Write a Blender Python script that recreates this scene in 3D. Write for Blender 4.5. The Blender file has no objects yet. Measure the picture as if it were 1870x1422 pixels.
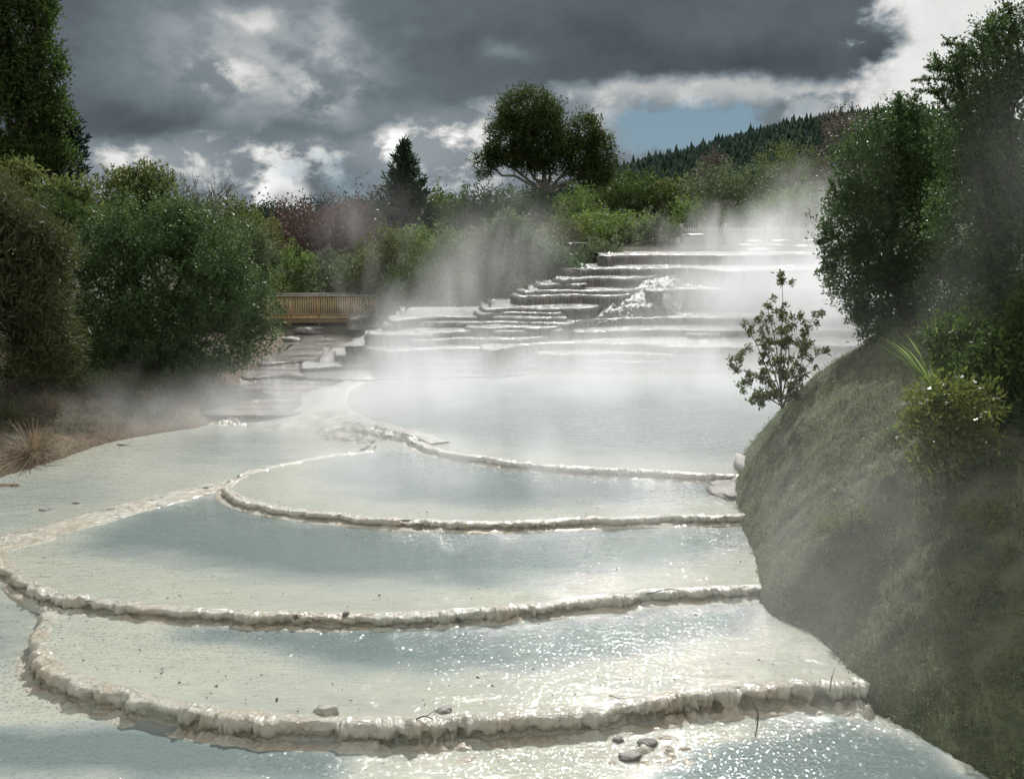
import bpy, math, random
import numpy as np
from mathutils import Vector

# ------------------------------------------------------------------ camera, world, sun
W0, H0, F = 1870.0, 1422.0, 1917.0
ZC = 5.0
PITCH = math.radians(9.2)
CP, SP = math.cos(PITCH), math.sin(PITCH)
SUN_EL, SUN_AZ = math.radians(42), math.radians(7)
scene = bpy.context.scene
COL = scene.collection
cam_d = bpy.data.cameras.new('camera'); cam = bpy.data.objects.new('camera', cam_d); COL.objects.link(cam)
cam.location = (0, 0, ZC); cam.rotation_euler = (math.pi/2 - PITCH, 0, 0)
cam_d.sensor_width = 36; cam_d.lens = 36*F/W0; cam_d.clip_start = 0.1; cam_d.clip_end = 6000
scene.camera = cam
scene.view_settings.view_transform = 'Standard'; scene.view_settings.look = 'None'
scene.view_settings.exposure = 0.0; scene.view_settings.gamma = 1.0
scene.cycles.max_bounces = 6; scene.cycles.diffuse_bounces = 3; scene.cycles.glossy_bounces = 2
scene.cycles.transmission_bounces = 2; scene.cycles.volume_bounces = 1; scene.cycles.transparent_max_bounces = 12
scene.cycles.volume_max_steps = 128; scene.cycles.volume_step_rate = 1.0
scene.cycles.sample_clamp_indirect = 4.0

def pdir(px, py):
    a = (px-W0/2)/F; b = (H0/2-py)/F
    return a, CP+b*SP, -SP+b*CP
def at(px, py, d):            # point at forward distance d
    x, y, z = pdir(px, py); return np.array([x/y*d, d, ZC+z/y*d])
def onz(px, py, z):           # point on level z
    x, y, zz = pdir(px, py); t = (z-ZC)/zz; return np.array([x*t, y*t, z])
def azel(px, py):
    x, y, z = pdir(px, py); return math.atan2(x, y), math.asin(z/math.sqrt(x*x+y*y+z*z))

class E:                       # tiny expression builder over Math nodes
    nt = None
    def __init__(s, v): s.v = v
    def _m(op, *a, clamp=False):
        n = E.nt.nodes.new('ShaderNodeMath'); n.operation = op; n.use_clamp = clamp
        for i, x in enumerate(a):
            x = x.v if isinstance(x, E) else x
            if isinstance(x, (int, float)): n.inputs[i].default_value = x
            else: E.nt.links.new(x, n.inputs[i])
        return E(n.outputs[0])
    def __add__(s, o): return E._m('ADD', s, o)
    __radd__ = __add__
    def __sub__(s, o): return E._m('SUBTRACT', s, o)
    def __rsub__(s, o): return E._m('SUBTRACT', o, s)
    def __mul__(s, o): return E._m('MULTIPLY', s, o)
    __rmul__ = __mul__
    def clamp(s): return E._m('ADD', s, 0.0, clamp=True)
    def exp(s): return E._m('EXPONENT', s)
def smooth(x, a, b):
    n = E.nt.nodes.new('ShaderNodeMapRange'); n.interpolation_type = 'SMOOTHSTEP'
    E.nt.links.new(x.v, n.inputs[0]); n.inputs[1].default_value = a; n.inputs[2].default_value = b
    return E(n.outputs[0])
def noise(vec, scale, detail=5, rough=0.55, dist=0.0, lac=2.0):
    n = E.nt.nodes.new('ShaderNodeTexNoise'); n.inputs['Scale'].default_value = scale
    n.inputs['Detail'].default_value = detail; n.inputs['Roughness'].default_value = rough
    n.inputs['Distortion'].default_value = dist; n.inputs['Lacunarity'].default_value = lac
    if vec is not None: E.nt.links.new(vec, n.inputs['Vector'])
    return E(n.outputs[0])
def mapping(vec, scale=(1,1,1), loc=(0,0,0), rot=(0,0,0)):
    n = E.nt.nodes.new('ShaderNodeMapping'); n.inputs['Scale'].default_value = scale
    n.inputs['Location'].default_value = loc; n.inputs['Rotation'].default_value = rot
    E.nt.links.new(vec, n.inputs['Vector']); return n.outputs[0]
def mixc(f, a, b):
    n = E.nt.nodes.new('ShaderNodeMix'); n.data_type = 'RGBA'
    for sock, v in ((n.inputs[0], f), (n.inputs[6], a), (n.inputs[7], b)):
        v = v.v if isinstance(v, E) else v
        if isinstance(v, (int, float)): sock.default_value = v
        elif isinstance(v, tuple): sock.default_value = (*v, 1)
        else: E.nt.links.new(v, sock)
    return n.outputs[2]
def ramp(x, pts):
    n = E.nt.nodes.new('ShaderNodeValToRGB'); cr = n.color_ramp
    while len(cr.elements) < len(pts): cr.elements.new(0.5)
    for e, (p, v) in zip(cr.elements, pts):
        e.position = p; e.color = (v, v, v, 1) if isinstance(v, (int, float)) else (*v, 1)
    E.nt.links.new(x.v if isinstance(x, E) else x, n.inputs[0]); return n.outputs[0]
def comb(x, y, z):
    n = E.nt.nodes.new('ShaderNodeCombineXYZ')
    for i, v in enumerate((x, y, z)):
        v = v.v if isinstance(v, E) else v
        if isinstance(v, (int, float)): n.inputs[i].default_value = v
        else: E.nt.links.new(v, n.inputs[i])
    return n.outputs[0]

world = bpy.data.worlds.new('World'); scene.world = world; world.use_nodes = True
def build_world():
    nt = world.node_tree; E.nt = nt; nt.nodes.clear()
    out = nt.nodes.new('ShaderNodeOutputWorld'); bg = nt.nodes.new('ShaderNodeBackground')
    bg.inputs[1].default_value = 0.1; nt.links.new(bg.outputs[0], out.inputs[0])
    sky = nt.nodes.new('ShaderNodeTexSky'); sky.sky_type = 'NISHITA'; sky.sun_disc = False
    sky.sun_elevation = SUN_EL; sky.sun_rotation = SUN_AZ; sky.air_density = 1.3; sky.dust_density = 0.5
    tc = nt.nodes.new('ShaderNodeTexCoord'); gen = tc.outputs['Generated']
    sp = nt.nodes.new('ShaderNodeSeparateXYZ'); nt.links.new(gen, sp.inputs[0])
    X, Y, Z = (E(sp.outputs[i]) for i in range(3))
    az = E._m('ARCTAN2', X, Y); el = E._m('ARCSINE', Z)
    p = comb(az, el*1.45, 0.0)
    n1 = noise(mapping(p, loc=(1.3, .4, 0)), 9, 9, .6, .1); n2 = noise(mapping(p, loc=(5, 2, 0)), 9, 9, .6, .1)
    nf = noise(mapping(p, loc=(2, 7, 1)), 20, 10, .60, .15)
    wa = az+(n1-0.5)*0.10; we = el+(n2-0.5)*0.055
    def blob(px, py, rx, ry, a=None, e=None):
        ca, ce = azel(px, py); a = a or wa; e = e or we
        dx = (a-ca)*(F/rx); dy = (e-ce)*(F/ry)
        return ((dx*dx+dy*dy)*-1.0).exp()
    # lower edge of the dark deck as a function of azimuth
    def el_of(px, py): return azel(px, py)[1]
    t = (az+0.5).clamp()
    pts = [(0.0, 262), (160, 268), (380, 262), (640, 262), (760, 226), (900, 200), (1100, 158), (1300, 150), (1550, 168), (1640, 160)]
    vb = E(ramp(t, [(min(.999, azel(px, 200)[0]+0.5) if px else 0.0, el_of(px, py)+0.1) for px, py in pts]))-0.1
    deck = smooth(we-vb+(nf-.5)*.030, -0.004, 0.013)
    rightcut = smooth(wa+(nf-.5)*.05, azel(1640, 100)[0], azel(1580, 100)[0])
    deck = deck*rightcut
    # deck brightness
    db = 0.13+(n1-.5)*.15+(nf-.5)*.015
    db = db+blob(500, 110, 190, 130)*(.10+.16*smooth(nf, .35, .65))+blob(455, 38, 42, 18)*.40+blob(440, 132, 52, 24)*.50*smooth(nf, .38, .58)+blob(578, 160, 40, 34)*.3*smooth(nf, .42, .6)+blob(610, 100, 36, 90)*.10*smooth(nf, .4, .6)
    db = db+blob(915, 98, 46, 15)*.10+blob(300, 60, 150, 90)*.05+blob(620, 110, 24, 90)*.07+blob(850, 215, 200, 22)*.06
    db = db-blob(1420, 105, 300, 50)*.035-blob(180, 225, 260, 40)*.03
    # cumulus brightness under the deck
    puff = smooth(nf+(n1-.5)*.6, .46, .66)
    cb = 0.21+puff*.28+blob(440, 285, 330, 38)*puff*.35+blob(760, 275, 170, 55)*(puff*.6+.12)+blob(1340, 160, 300, 22)*.30
    cb = cb+blob(1480, 185, 60, 14)*-.12+blob(280, 300, 140, 40)*.12+blob(1110, 205, 60, 50)*.14
    cb = cb+blob(515, 358, 42, 44)*smooth(nf+blob(515, 358, 30, 34)*.35, .5, .66)*.75+blob(550, 388, 50, 16)*.5
    cb = cb-blob(590, 325, 90, 26)*.07
    # blue hole
    blue = smooth(blob(1260, 236, 175, 56)*1.25+(nf-.5)*2.2, .36, .95)*smooth(az, azel(1075, 200)[0], azel(1140, 200)[0])
    blue = E._m('MAXIMUM', blue, smooth(nf+blob(640, 350, 160, 60)*.25+blob(870, 330, 70, 60)*.1, .62, .75)*.5)*(1-deck)
    br = db*deck+cb*(1-deck)
    white = smooth(wa+(nf-.5)*.10+(el-.1)*-.35, azel(1540, 60)[0], azel(1615, 60)[0])*(1-smooth(az, .62, .9))
    white = white*smooth(el, .62, .3)
    br = br*(1-white)+white*(.62+nf*.35)
    blue = blue*(1-white)
    # above the frame and round the back: plain broken cloud
    hi = smooth(el, .24, .5)
    front = smooth(Y, -0.1, 0.3)
    gen_b = .22+smooth(n1, .4, .65)*.30+smooth(el, .3, .8)*.15
    br = br*(1-hi)+gen_b*hi
    br = br*front+gen_b*1.7*(1-front)
    blue = blue*(1-hi)*front
    br = br*smooth(el, -.02, .02)+.08*(1-smooth(el, -.02, .02))
    tint = mixc(smooth(br, .10, .6), (.80, .98, 1.12), (1.0, 1.01, .99))
    sc = nt.nodes.new('ShaderNodeVectorMath'); sc.operation = 'SCALE'; nt.links.new(tint, sc.inputs[0]); nt.links.new((br*10).v, sc.inputs['Scale'])
    sk = nt.nodes.new('ShaderNodeVectorMath'); sk.operation = 'SCALE'; nt.links.new(sky.outputs[0], sk.inputs[0]); sk.inputs['Scale'].default_value = .02
    ad = nt.nodes.new('ShaderNodeVectorMath'); ad.operation = 'ADD'; nt.links.new(sk.outputs[0], ad.inputs[0]); nt.links.new(mixc(smooth(el, .05, .35), (2.1, 3.2, 4.0), (.5, 1.4, 3.0)), ad.inputs[1])
    nt.links.new(mixc(blue, sc.outputs[0], ad.outputs[0]), bg.inputs[0])
build_world()
world.cycles.sampling_method = 'MANUAL'; world.cycles.sample_map_resolution = 512

sun_d = bpy.data.lights.new('sun', 'SUN'); sun = bpy.data.objects.new('sun', sun_d); COL.objects.link(sun)
sun_d.energy = 4.6; sun_d.angle = math.radians(0.6); sun_d.color = (1.0, .975, .94)
sv = Vector((math.sin(SUN_AZ)*math.cos(SUN_EL), math.cos(SUN_AZ)*math.cos(SUN_EL), math.sin(SUN_EL)))
sun.rotation_euler = (-sv).to_track_quat('-Z', 'Y').to_euler(); sun.location = (10, 20, 60)

# ------------------------------------------------------------------ numpy helpers
_rs = np.random.RandomState(7)
_PERM = np.concatenate([_rs.permutation(256)]*3)
_G = _rs.normal(size=(256, 3)); _G /= np.linalg.norm(_G, axis=1)[:, None]
def perlin(p):
    p = np.asarray(p, float); i = np.floor(p).astype(int); f = p-i; u = f*f*f*(f*(f*6-15)+10); i &= 255
    r = 0
    for dx in (0, 1):
        for dy in (0, 1):
            for dz in (0, 1):
                h = _PERM[_PERM[_PERM[i[..., 0]+dx]+i[..., 1]+dy]+i[..., 2]+dz] & 255
                g = _G[h]; o = np.array([dx, dy, dz])
                w = (u[..., 0] if dx else 1-u[..., 0])*(u[..., 1] if dy else 1-u[..., 1])*(u[..., 2] if dz else 1-u[..., 2])
                r = r+w*np.sum(g*(f-o), axis=-1)
    return r*1.5
def fbm(p, oct=4, gain=.5, billow=False):
    p = np.asarray(p, float); a = 1.0; s = 0; q = p.copy()
    for k in range(oct):
        n = perlin(q+k*17.3); s = s+a*((np.abs(n)*2-.5) if billow else n); a *= gain; q = q*2.03
    return s
def worley(p, seed=0):          # distance to the nearest jittered cell point, 2-D
    p = np.asarray(p, float); i = np.floor(p).astype(int); best = np.full(p.shape[0], 9.0)
    for dx in (-1, 0, 1):
        for dy in (-1, 0, 1):
            c = i+np.array([dx, dy]); h = _PERM[_PERM[(c[:, 0]+seed) & 255]+(c[:, 1] & 255)]
            j = np.stack([_G[h, 0], _G[h, 1]], 1)*.45+.5
            best = np.minimum(best, np.linalg.norm(c+j-p, axis=1))
    return best
def S(x): x = np.clip(x, 0, 1); return x*x*(3-2*x)
def seg_dist(P, poly, closed=False):
    P = np.asarray(P, float)[:, :2]; A = np.asarray(poly, float)[:, :2]
    B = np.roll(A, -1, 0) if closed else A[1:]
    if not closed: A = A[:-1]
    d = np.full(len(P), 1e9)
    for a, b in zip(A, B):
        ab = b-a; t = np.clip(((P-a)@ab)/max(ab@ab, 1e-9), 0, 1)
        d = np.minimum(d, np.linalg.norm(P-(a+t[:, None]*ab), axis=1))
    return d
def inside(P, poly):
    P = np.asarray(P, float); A = np.asarray(poly, float)[:, :2]; B = np.roll(A, -1, 0); r = np.zeros(len(P), bool)
    for (x1, y1), (x2, y2) in zip(A, B):
        if y1 == y2: continue
        c = ((y1 > P[:, 1]) != (y2 > P[:, 1])) & (P[:, 0] < (x2-x1)*(P[:, 1]-y1)/(y2-y1)+x1); r ^= c
    return r
def sdf(P, poly): d = seg_dist(P, poly, True); return np.where(inside(P, poly), d, -d)
def catmull(pts, ds):
    pts = np.asarray(pts, float); n = len(pts); out = []
    ext = np.vstack([2*pts[0]-pts[1], pts, 2*pts[-1]-pts[-2]])
    for i in range(n-1):
        p0, p1, p2, p3 = ext[i:i+4]; k = max(4, int(np.linalg.norm(p2-p1)/ds*2))
        t = np.linspace(0, 1, k, endpoint=False)[:, None]
        out.append(.5*((2*p1)+(-p0+p2)*t+(2*p0-5*p1+4*p2-p3)*t*t+(-p0+3*p1-3*p2+p3)*t**3))
    c = np.vstack(out+[pts[-1:]]); L = np.r_[0, np.cumsum(np.linalg.norm(np.diff(c, axis=0), axis=1))]
    m = max(2, int(L[-1]/ds)); s = np.linspace(0, L[-1], m)
    return np.stack([np.interp(s, L, c[:, k]) for k in range(c.shape[1])], 1), s

# ------------------------------------------------------------------ object helpers
def tag(o, label=None, cat=None, group=None, kind=None):
    if label: o['label'] = label
    if cat: o['category'] = cat
    if group: o['group'] = group
    if kind: o['kind'] = kind
    return o
def empty(name, loc, label, cat, group=None):
    o = bpy.data.objects.new(name, None); COL.objects.link(o); o.location = loc; o.empty_display_size = .3
    return tag(o, label, cat, group)
def mesh(name, V, Fc, mat, parent=None, smoothf=True, attrs=None, loc=None):
    me = bpy.data.meshes.new(name); V = np.asarray(V, np.float32)
    if loc is not None: V = V-np.asarray(loc, np.float32)
    elif parent is not None: V = V-np.array(parent.location, np.float32)
    Fc = np.asarray(Fc, np.int32); k = Fc.shape[1]
    me.vertices.add(len(V)); me.vertices.foreach_set('co', V.ravel())
    me.loops.add(Fc.size); me.loops.foreach_set('vertex_index', Fc.ravel())
    me.polygons.add(len(Fc)); me.polygons.foreach_set('loop_start', np.arange(0, Fc.size, k, dtype=np.int32))
    if smoothf: me.polygons.foreach_set('use_smooth', np.ones(len(Fc), bool))
    me.update(calc_edges=True)
    for nm, val in (attrs or {}).items():
        a = me.attributes.new(nm, 'FLOAT', 'POINT'); a.data.foreach_set('value', np.asarray(val, np.float32).ravel())
    me.materials.append(mat); me.validate()
    o = bpy.data.objects.new(name, me); COL.objects.link(o)
    if loc is not None: o.location = loc
    if parent is not None: o.parent = parent
    return o
def gridfaces(m, n, wrap=False):
    i = np.arange(m-1)[:, None]*n; j = np.arange(n if wrap else n-1)[None]; j2 = (j+1) % n
    return np.stack([(i+j), (i+n+j), (i+n+j2), (i+j2)], -1).reshape(-1, 4)
class MB:
    def __init__(s): s.V = []; s.Fq = []; s.n = 0
    def add(s, V, Fq): s.V.append(np.asarray(V, float)); s.Fq.append(np.asarray(Fq)+s.n); s.n += len(V); return s
    def tube(s, pts, rad, k=7):
        pts = np.asarray(pts, float); rad = np.broadcast_to(rad, len(pts)); T = np.gradient(pts, axis=0); T /= np.linalg.norm(T, axis=1)[:, None]+1e-9
        ref = np.array([0.3, .9, .1]); A = np.cross(T, ref); A /= np.linalg.norm(A, axis=1)[:, None]+1e-9; B = np.cross(T, A)
        th = np.arange(k)/k*2*np.pi
        V = pts[:, None]+rad[:, None, None]*(np.cos(th)[None, :, None]*A[:, None]+np.sin(th)[None, :, None]*B[:, None])
        return s.add(V.reshape(-1, 3), gridfaces(len(pts), k, True))
    def box(s, c, d, rot=0.0, bev=0.0):
        c = np.asarray(c, float); h = np.asarray(d, float)/2
        v = np.array([[x, y, z] for x in (-1, 1) for y in (-1, 1) for z in (-1, 1)], float)*h
        cr, sr = math.cos(rot), math.sin(rot); v = v@np.array([[cr, sr, 0], [-sr, cr, 0], [0, 0, 1]])+c
        return s.add(v, [[0, 1, 3, 2], [4, 6, 7, 5], [0, 4, 5, 1], [2, 3, 7, 6], [0, 2, 6, 4], [1, 5, 7, 3]])
    def build(s, name, mat, parent=None, smoothf=True, loc=None):
        return mesh(name, np.vstack(s.V), np.vstack(s.Fq), mat, parent, smoothf, loc=loc)

# ------------------------------------------------------------------ materials
def newmat(name):
    m = bpy.data.materials.new(name); m.use_nodes = True; nt = m.node_tree; E.nt = nt
    b = nt.nodes['Principled BSDF']; return m, nt, b
def pos():
    g = E.nt.nodes.new('ShaderNodeNewGeometry'); return g.outputs['Position']
def attr(nm):
    a = E.nt.nodes.new('ShaderNodeAttribute'); a.attribute_name = nm; return E(a.outputs['Fac'])
def bump(b, h, strength, dist, prev=None):
    n = E.nt.nodes.new('ShaderNodeBump'); n.inputs['Strength'].default_value = strength; n.inputs['Distance'].default_value = dist
    E.nt.links.new(h.v if isinstance(h, E) else h, n.inputs['Height'])
    if prev: E.nt.links.new(prev.outputs[0], n.inputs['Normal'])
    E.nt.links.new(n.outputs[0], b.inputs['Normal']); return n
def link(a, b): E.nt.links.new(a.v if isinstance(a, E) else a, b)

def leaf_mat(name, ca, cb, rough=.38, transl=.28, spec=.5):
    m, nt, b = newmat(name); t = attr('tint')
    c = mixc(t, ca, cb); link(c, b.inputs['Base Color']); b.inputs['Roughness'].default_value = rough
    b.inputs['Specular IOR Level'].default_value = spec
    tr = nt.nodes.new('ShaderNodeBsdfTranslucent'); link(mixc(t, tuple(min(1, x*1.7) for x in ca), tuple(min(1, x*1.7) for x in cb)), tr.inputs[0])
    mx = nt.nodes.new('ShaderNodeMixShader'); mx.inputs[0].default_value = transl
    nt.links.new(b.outputs[0], mx.inputs[1]); nt.links.new(tr.outputs[0], mx.inputs[2])
    nt.links.new(mx.outputs[0], nt.nodes['Material Output'].inputs[0]); return m
M = {}
M['glossy'] = leaf_mat('leaf_glossy', (.035, .068, .024), (.105, .165, .055), .5, .30, .2)
M['dark'] = leaf_mat('leaf_dark', (.028, .052, .015), (.085, .13, .034), .6, .28, .12)
M['olive'] = leaf_mat('leaf_olive', (.055, .078, .026), (.17, .20, .06), .6, .32, .12)
M['bright'] = leaf_mat('leaf_bright', (.065, .11, .028), (.165, .235, .06), .6, .38, .12)
M['grey'] = leaf_mat('leaf_grey', (.055, .082, .038), (.16, .20, .10), .6, .28, .12)
M['feather'] = leaf_mat('leaf_feather', (.035, .043, .016), (.09, .095, .034), .6, .28)
M['red'] = leaf_mat('leaf_red', (.06, .034, .030), (.14, .085, .07), .6, .25, .1)
M['pine'] = leaf_mat('leaf_pine', (.012, .028, .020), (.030, .055, .036), .8, .08, .05)
M['conifer'] = leaf_mat('leaf_conifer', (.02, .042, .022), (.045, .075, .035), .55, .2)
M['euc'] = leaf_mat('leaf_eucalypt', (.024, .042, .012), (.08, .105, .028), .6, .3, .12)
M['twiggy'] = leaf_mat('leaf_twiggy', (.07, .06, .045), (.14, .12, .09), .6, .2)
M['bankplant'] = leaf_mat('leaf_bankplant', (.06, .085, .02), (.14, .17, .035), .35, .4)
M['flax'] = leaf_mat('leaf_flax', (.10, .16, .04), (.22, .30, .09), .35, .45)
M['drygrass'] = leaf_mat('dry_grass', (.12, .085, .05), (.22, .17, .10), .6, .3)
M['moss'] = leaf_mat('moss_blades', (.088, .112, .055), (.22, .25, .13), .5, .25)
def simple(name, ca, cb, scale=6, rough=.8, bs=.4, bd=.02, spec=.3, stretch=(1, 1, 1)):
    m, nt, b = newmat(name); p = mapping(pos(), scale=stretch); n = noise(p, scale, 6, .6)
    link(mixc(smooth(n, .35, .65), ca, cb), b.inputs['Base Color']); b.inputs['Roughness'].default_value = rough
    b.inputs['Specular IOR Level'].default_value = spec
    bump(b, noise(p, scale*4, 6, .65), bs, bd); return m
M['bark'] = simple('bark', (.05, .04, .03), (.12, .10, .08), 5, .9)
M['palebark'] = simple('pale_bark', (.10, .09, .075), (.22, .20, .17), 5, .8)
M['soil'] = simple('ground_soil', (.035, .032, .018), (.075, .07, .04), 1.2, .95, .8, .08)
M['bank'] = simple('bank_moss', (.062, .073, .042), (.128, .142, .082), 2.2, .9, .9, .06)
M['dryground'] = simple('dry_ground', (.09, .06, .035), (.17, .12, .075), 3, .95, .9, .05)
M['timber'] = simple('timber', (.50, .34, .16), (.64, .47, .26), 3, .65, .3, .01, .4, (6, 6, .6))
M['timbergrey'] = simple('timber_grey', (.30, .29, .27), (.44, .43, .40), 3, .45, .3, .01, .5, (1, 6, 6))
M['rock'] = simple('rock_grey', (.14, .13, .12), (.30, .28, .25), 3, .6, .7, .05, .5)
M['palestone'] = simple('stone_pale', (.42, .42, .40), (.62, .62, .60), 3, .35, .4, .02, .6)
M['darkmetal'] = simple('metal_dark', (.05, .055, .05), (.09, .095, .09), 3, .5, .1, .01)

def water_mat():
    m, nt, b = newmat('silica_water'); p = pos(); d = attr('deep')
    big = noise(mapping(p, scale=(.5, 1.3, 1)), .9, 5, .55, .3); med = noise(mapping(p, scale=(.6, 1.6, 1)), 3.5, 6, .6, .4)
    fine = noise(mapping(p, scale=(.7, 1.5, 1)), 24, 5, .65)
    dd = (d+(big-.5)*.6*d+(med-.5)*.30+(1-d)*(big-.42)*.55+.04).clamp()
    col = ramp(dd, [(0, (.425, .435, .36)), (.28, (.36, .385, .34)), (.6, (.25, .285, .27)), (1, (.155, .20, .193))])
    stain = smooth(noise(mapping(p, scale=(.8, 2.2, 1)), 2.2, 7, .65, .6), .58, .75)*(1-d)*.4
    col = mixc(stain, col, (.28, .26, .20))
    streak = smooth(noise(mapping(p, scale=(.55, 2.6, 1)), 4.5, 6, .65, .5), .54, .68)*(1-d)*.38
    col = mixc(streak, col, (.215, .205, .165))
    speck = smooth(noise(p, 34, 3, .6), .66, .74)*.35*(1-d)
    col = mixc(speck, col, (.26, .23, .17))
    link(col, b.inputs['Base Color']); b.inputs['Roughness'].default_value = .05; b.inputs['IOR'].default_value = 1.33
    b.inputs['Specular IOR Level'].default_value = .8
    rip = noise(mapping(p, scale=(.95, 1.05, 1)), 17, 1.5, .55, .3)
    rip2 = noise(mapping(p, scale=(.9, 1.2, 1)), 55, 4, .7)
    tu = attr('turb')
    h = rip*1.0*(tu*.75+.50)+med*1.2
    b.inputs['Specular IOR Level'].default_value = 0.0; b.inputs['Roughness'].default_value = .9
    bump(b, med*.8+fine*.35+big*.6, .45, .02)
    gl = nt.nodes.new('ShaderNodeBsdfGlossy'); gl.inputs['Roughness'].default_value = .045
    b2 = nt.nodes.new('ShaderNodeBump'); b2.inputs['Strength'].default_value = 1.0; b2.inputs['Distance'].default_value = .0145; link(h, b2.inputs['Height']); link(b2.outputs[0], gl.inputs['Normal'])
    vo = nt.nodes.new('ShaderNodeTexVoronoi'); vo.inputs['Scale'].default_value = 38; link(mapping(p, scale=(1, .8, 1)), vo.inputs['Vector'])
    sb = nt.nodes.new('ShaderNodeVectorMath'); sb.operation = 'SUBTRACT'; link(vo.outputs['Color'], sb.inputs[0]); sb.inputs[1].default_value = (.5, .5, .5)
    s2 = nt.nodes.new('ShaderNodeVectorMath'); s2.operation = 'MULTIPLY'; link(sb.outputs[0], s2.inputs[0]); am = tu*(smooth(noise(mapping(p, scale=(.5, .8, 1)), 1.1, 3, .6), .34, .6)*.8+.2)*.42+.15; link(comb(am, am, 0.0), s2.inputs[1])
    s3 = nt.nodes.new('ShaderNodeVectorMath'); s3.operation = 'ADD'; link(s2.outputs[0], s3.inputs[0]); s3.inputs[1].default_value = (0, 0, 1)
    s4 = nt.nodes.new('ShaderNodeVectorMath'); s4.operation = 'NORMALIZE'; link(s3.outputs[0], s4.inputs[0]); link(s4.outputs[0], b2.inputs['Normal'])
    fr = nt.nodes.new('ShaderNodeFresnel'); fr.inputs['IOR'].default_value = 1.38; link(b2.outputs[0], fr.inputs['Normal'])
    mx = nt.nodes.new('ShaderNodeMixShader'); link((E(fr.outputs[0])*1.15).clamp(), mx.inputs[0]); link(b.outputs[0], mx.inputs[1]); link(gl.outputs[0], mx.inputs[2]); link(mx.outputs[0], nt.nodes['Material Output'].inputs[0])
    return m
M['water'] = water_mat()
def rim_mat():
    m, nt, b = newmat('silica_rim'); p = pos(); a = attr('foot')
    n = noise(p, 4.5, 7, .65, .5); n2 = noise(p, 1.3, 4, .5)
    c = mixc(smooth(n, .42, .66), (.47, .46, .375), (.40, .375, .29))
    c = mixc(smooth(noise(p, 11, 5, .6), .60, .72)*.8, c, (.12, .085, .05))
    c = mixc(smooth(n2+a*.12, .52, .66)*.35, c, (.38, .28, .16))
    c = mixc(smooth(a, .40, .55)*(1-smooth(a, .72, .85))*.14, c, (.28, .24, .17))
    link(c, b.inputs['Base Color']); b.inputs['Roughness'].default_value = .22; b.inputs['Specular IOR Level'].default_value = .8
    b.inputs['Coat Weight'].default_value = .7; b.inputs['Coat Roughness'].default_value = .07
    h = noise(p, 15, 6, .66, .4)+noise(p, 55, 3, .6)*.3
    bump(b, h, 1.0, .034); return m
M['rim'] = rim_mat()
M['cascade'] = simple('cascade_sinter', (.10, .10, .09), (.26, .255, .23), 3, .3, 1.0, .06, .4)
M['mound'] = simple('mound', (.22, .215, .185), (.36, .35, .30), 2.5, .25, 1.0, .03, .5, (1.5, 1.5, 1))
def terr_mat():
    m, nt, b = newmat('wet_terrace'); p = pos(); f = attr('face')
    st = noise(mapping(p, scale=(5, 5, .5)), 2.2, 6, .6, .2); n = noise(p, .8, 5, .6)
    top = mixc(smooth(n, .35, .65), (.28, .285, .27), (.17, .17, .155))
    fc = mixc(smooth(st, .3, .7), (.10, .088, .07), (.27, .25, .205))
    link(mixc(f, top, fc), b.inputs['Base Color']); b.inputs['Roughness'].default_value = .16; b.inputs['Specular IOR Level'].default_value = .6
    ripple = noise(mapping(p, scale=(1, 1.6, 1)), 7, 6, .68, .4)
    h = ripple*(1-f)*1.0+st*f*1.6+noise(p, 24, 4, .6)*.35
    bump(b, h, .9, .045); return m
M['terrace'] = terr_mat()
def stream_mat():
    m, nt, b = newmat('stream_water'); p = pos()
    n = noise(mapping(p, scale=(.6, 2.2, 1)), 1.0, 6, .6, .5)
    link(mixc(smooth(n, .42, .62), (.05, .045, .032), (.20, .185, .14)), b.inputs['Base Color'])
    b.inputs['Roughness'].default_value = .12; b.inputs['Specular IOR Level'].default_value = .6
    bump(b, noise(mapping(p, scale=(.6, 1.8, 1)), 5, 6, .68, .3), .9, .05); return m
M['stream'] = stream_mat()

# ------------------------------------------------------------------ terrain
LV = dict(A=-.64, B=-.42, C=-.28, F=-.24, D=-.15, E=-.02)
def P2(px, py, z): return onz(px, py, z)[:2]
bank_line = [(6.2, 3), (5.4, 8), tuple(P2(1800, 1422, -.64)), tuple(P2(1690, 1355, -.64)), tuple(P2(1590, 1290, -.60)), tuple(P2(1550, 1236, -.42)), tuple(P2(1490, 1165, -.42)),
             tuple(P2(1395, 1098, -.32)), tuple(P2(1374, 1010, -.28)), tuple(P2(1348, 940, -.2)), tuple(P2(1338, 900, -.12)), tuple(P2(1342, 868, -.05)),
             (4.9, 22.0), (6.2, 24.3), (8.6, 26.2), (12, 27.6), (30, 29)]
bank_curve, _ = catmull(bank_line, .3)
bank_poly = np.vstack([bank_curve, [[40, 29], [40, -6], [6.5, -6]]])
left_line = [(-60, 12), (-14, 19.5), tuple(P2(-60, 880, -.22)), tuple(P2(95, 842, -.22)), tuple(P2(190, 808, -.2)), tuple(P2(280, 790, -.2)), tuple(P2(385, 772, -.2)),
             tuple(P2(382, 735, -.1)), tuple(P2(420, 700, 0)), tuple(P2(480, 668, 0)), tuple(P2(505, 640, 0)), tuple(P2(520, 612, 0)), (-11.5, 52), (-12, 60)]
left_curve, _ = catmull(left_line, .4)
left_poly = np.vstack([left_curve, [[-60, 60]]])

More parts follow.
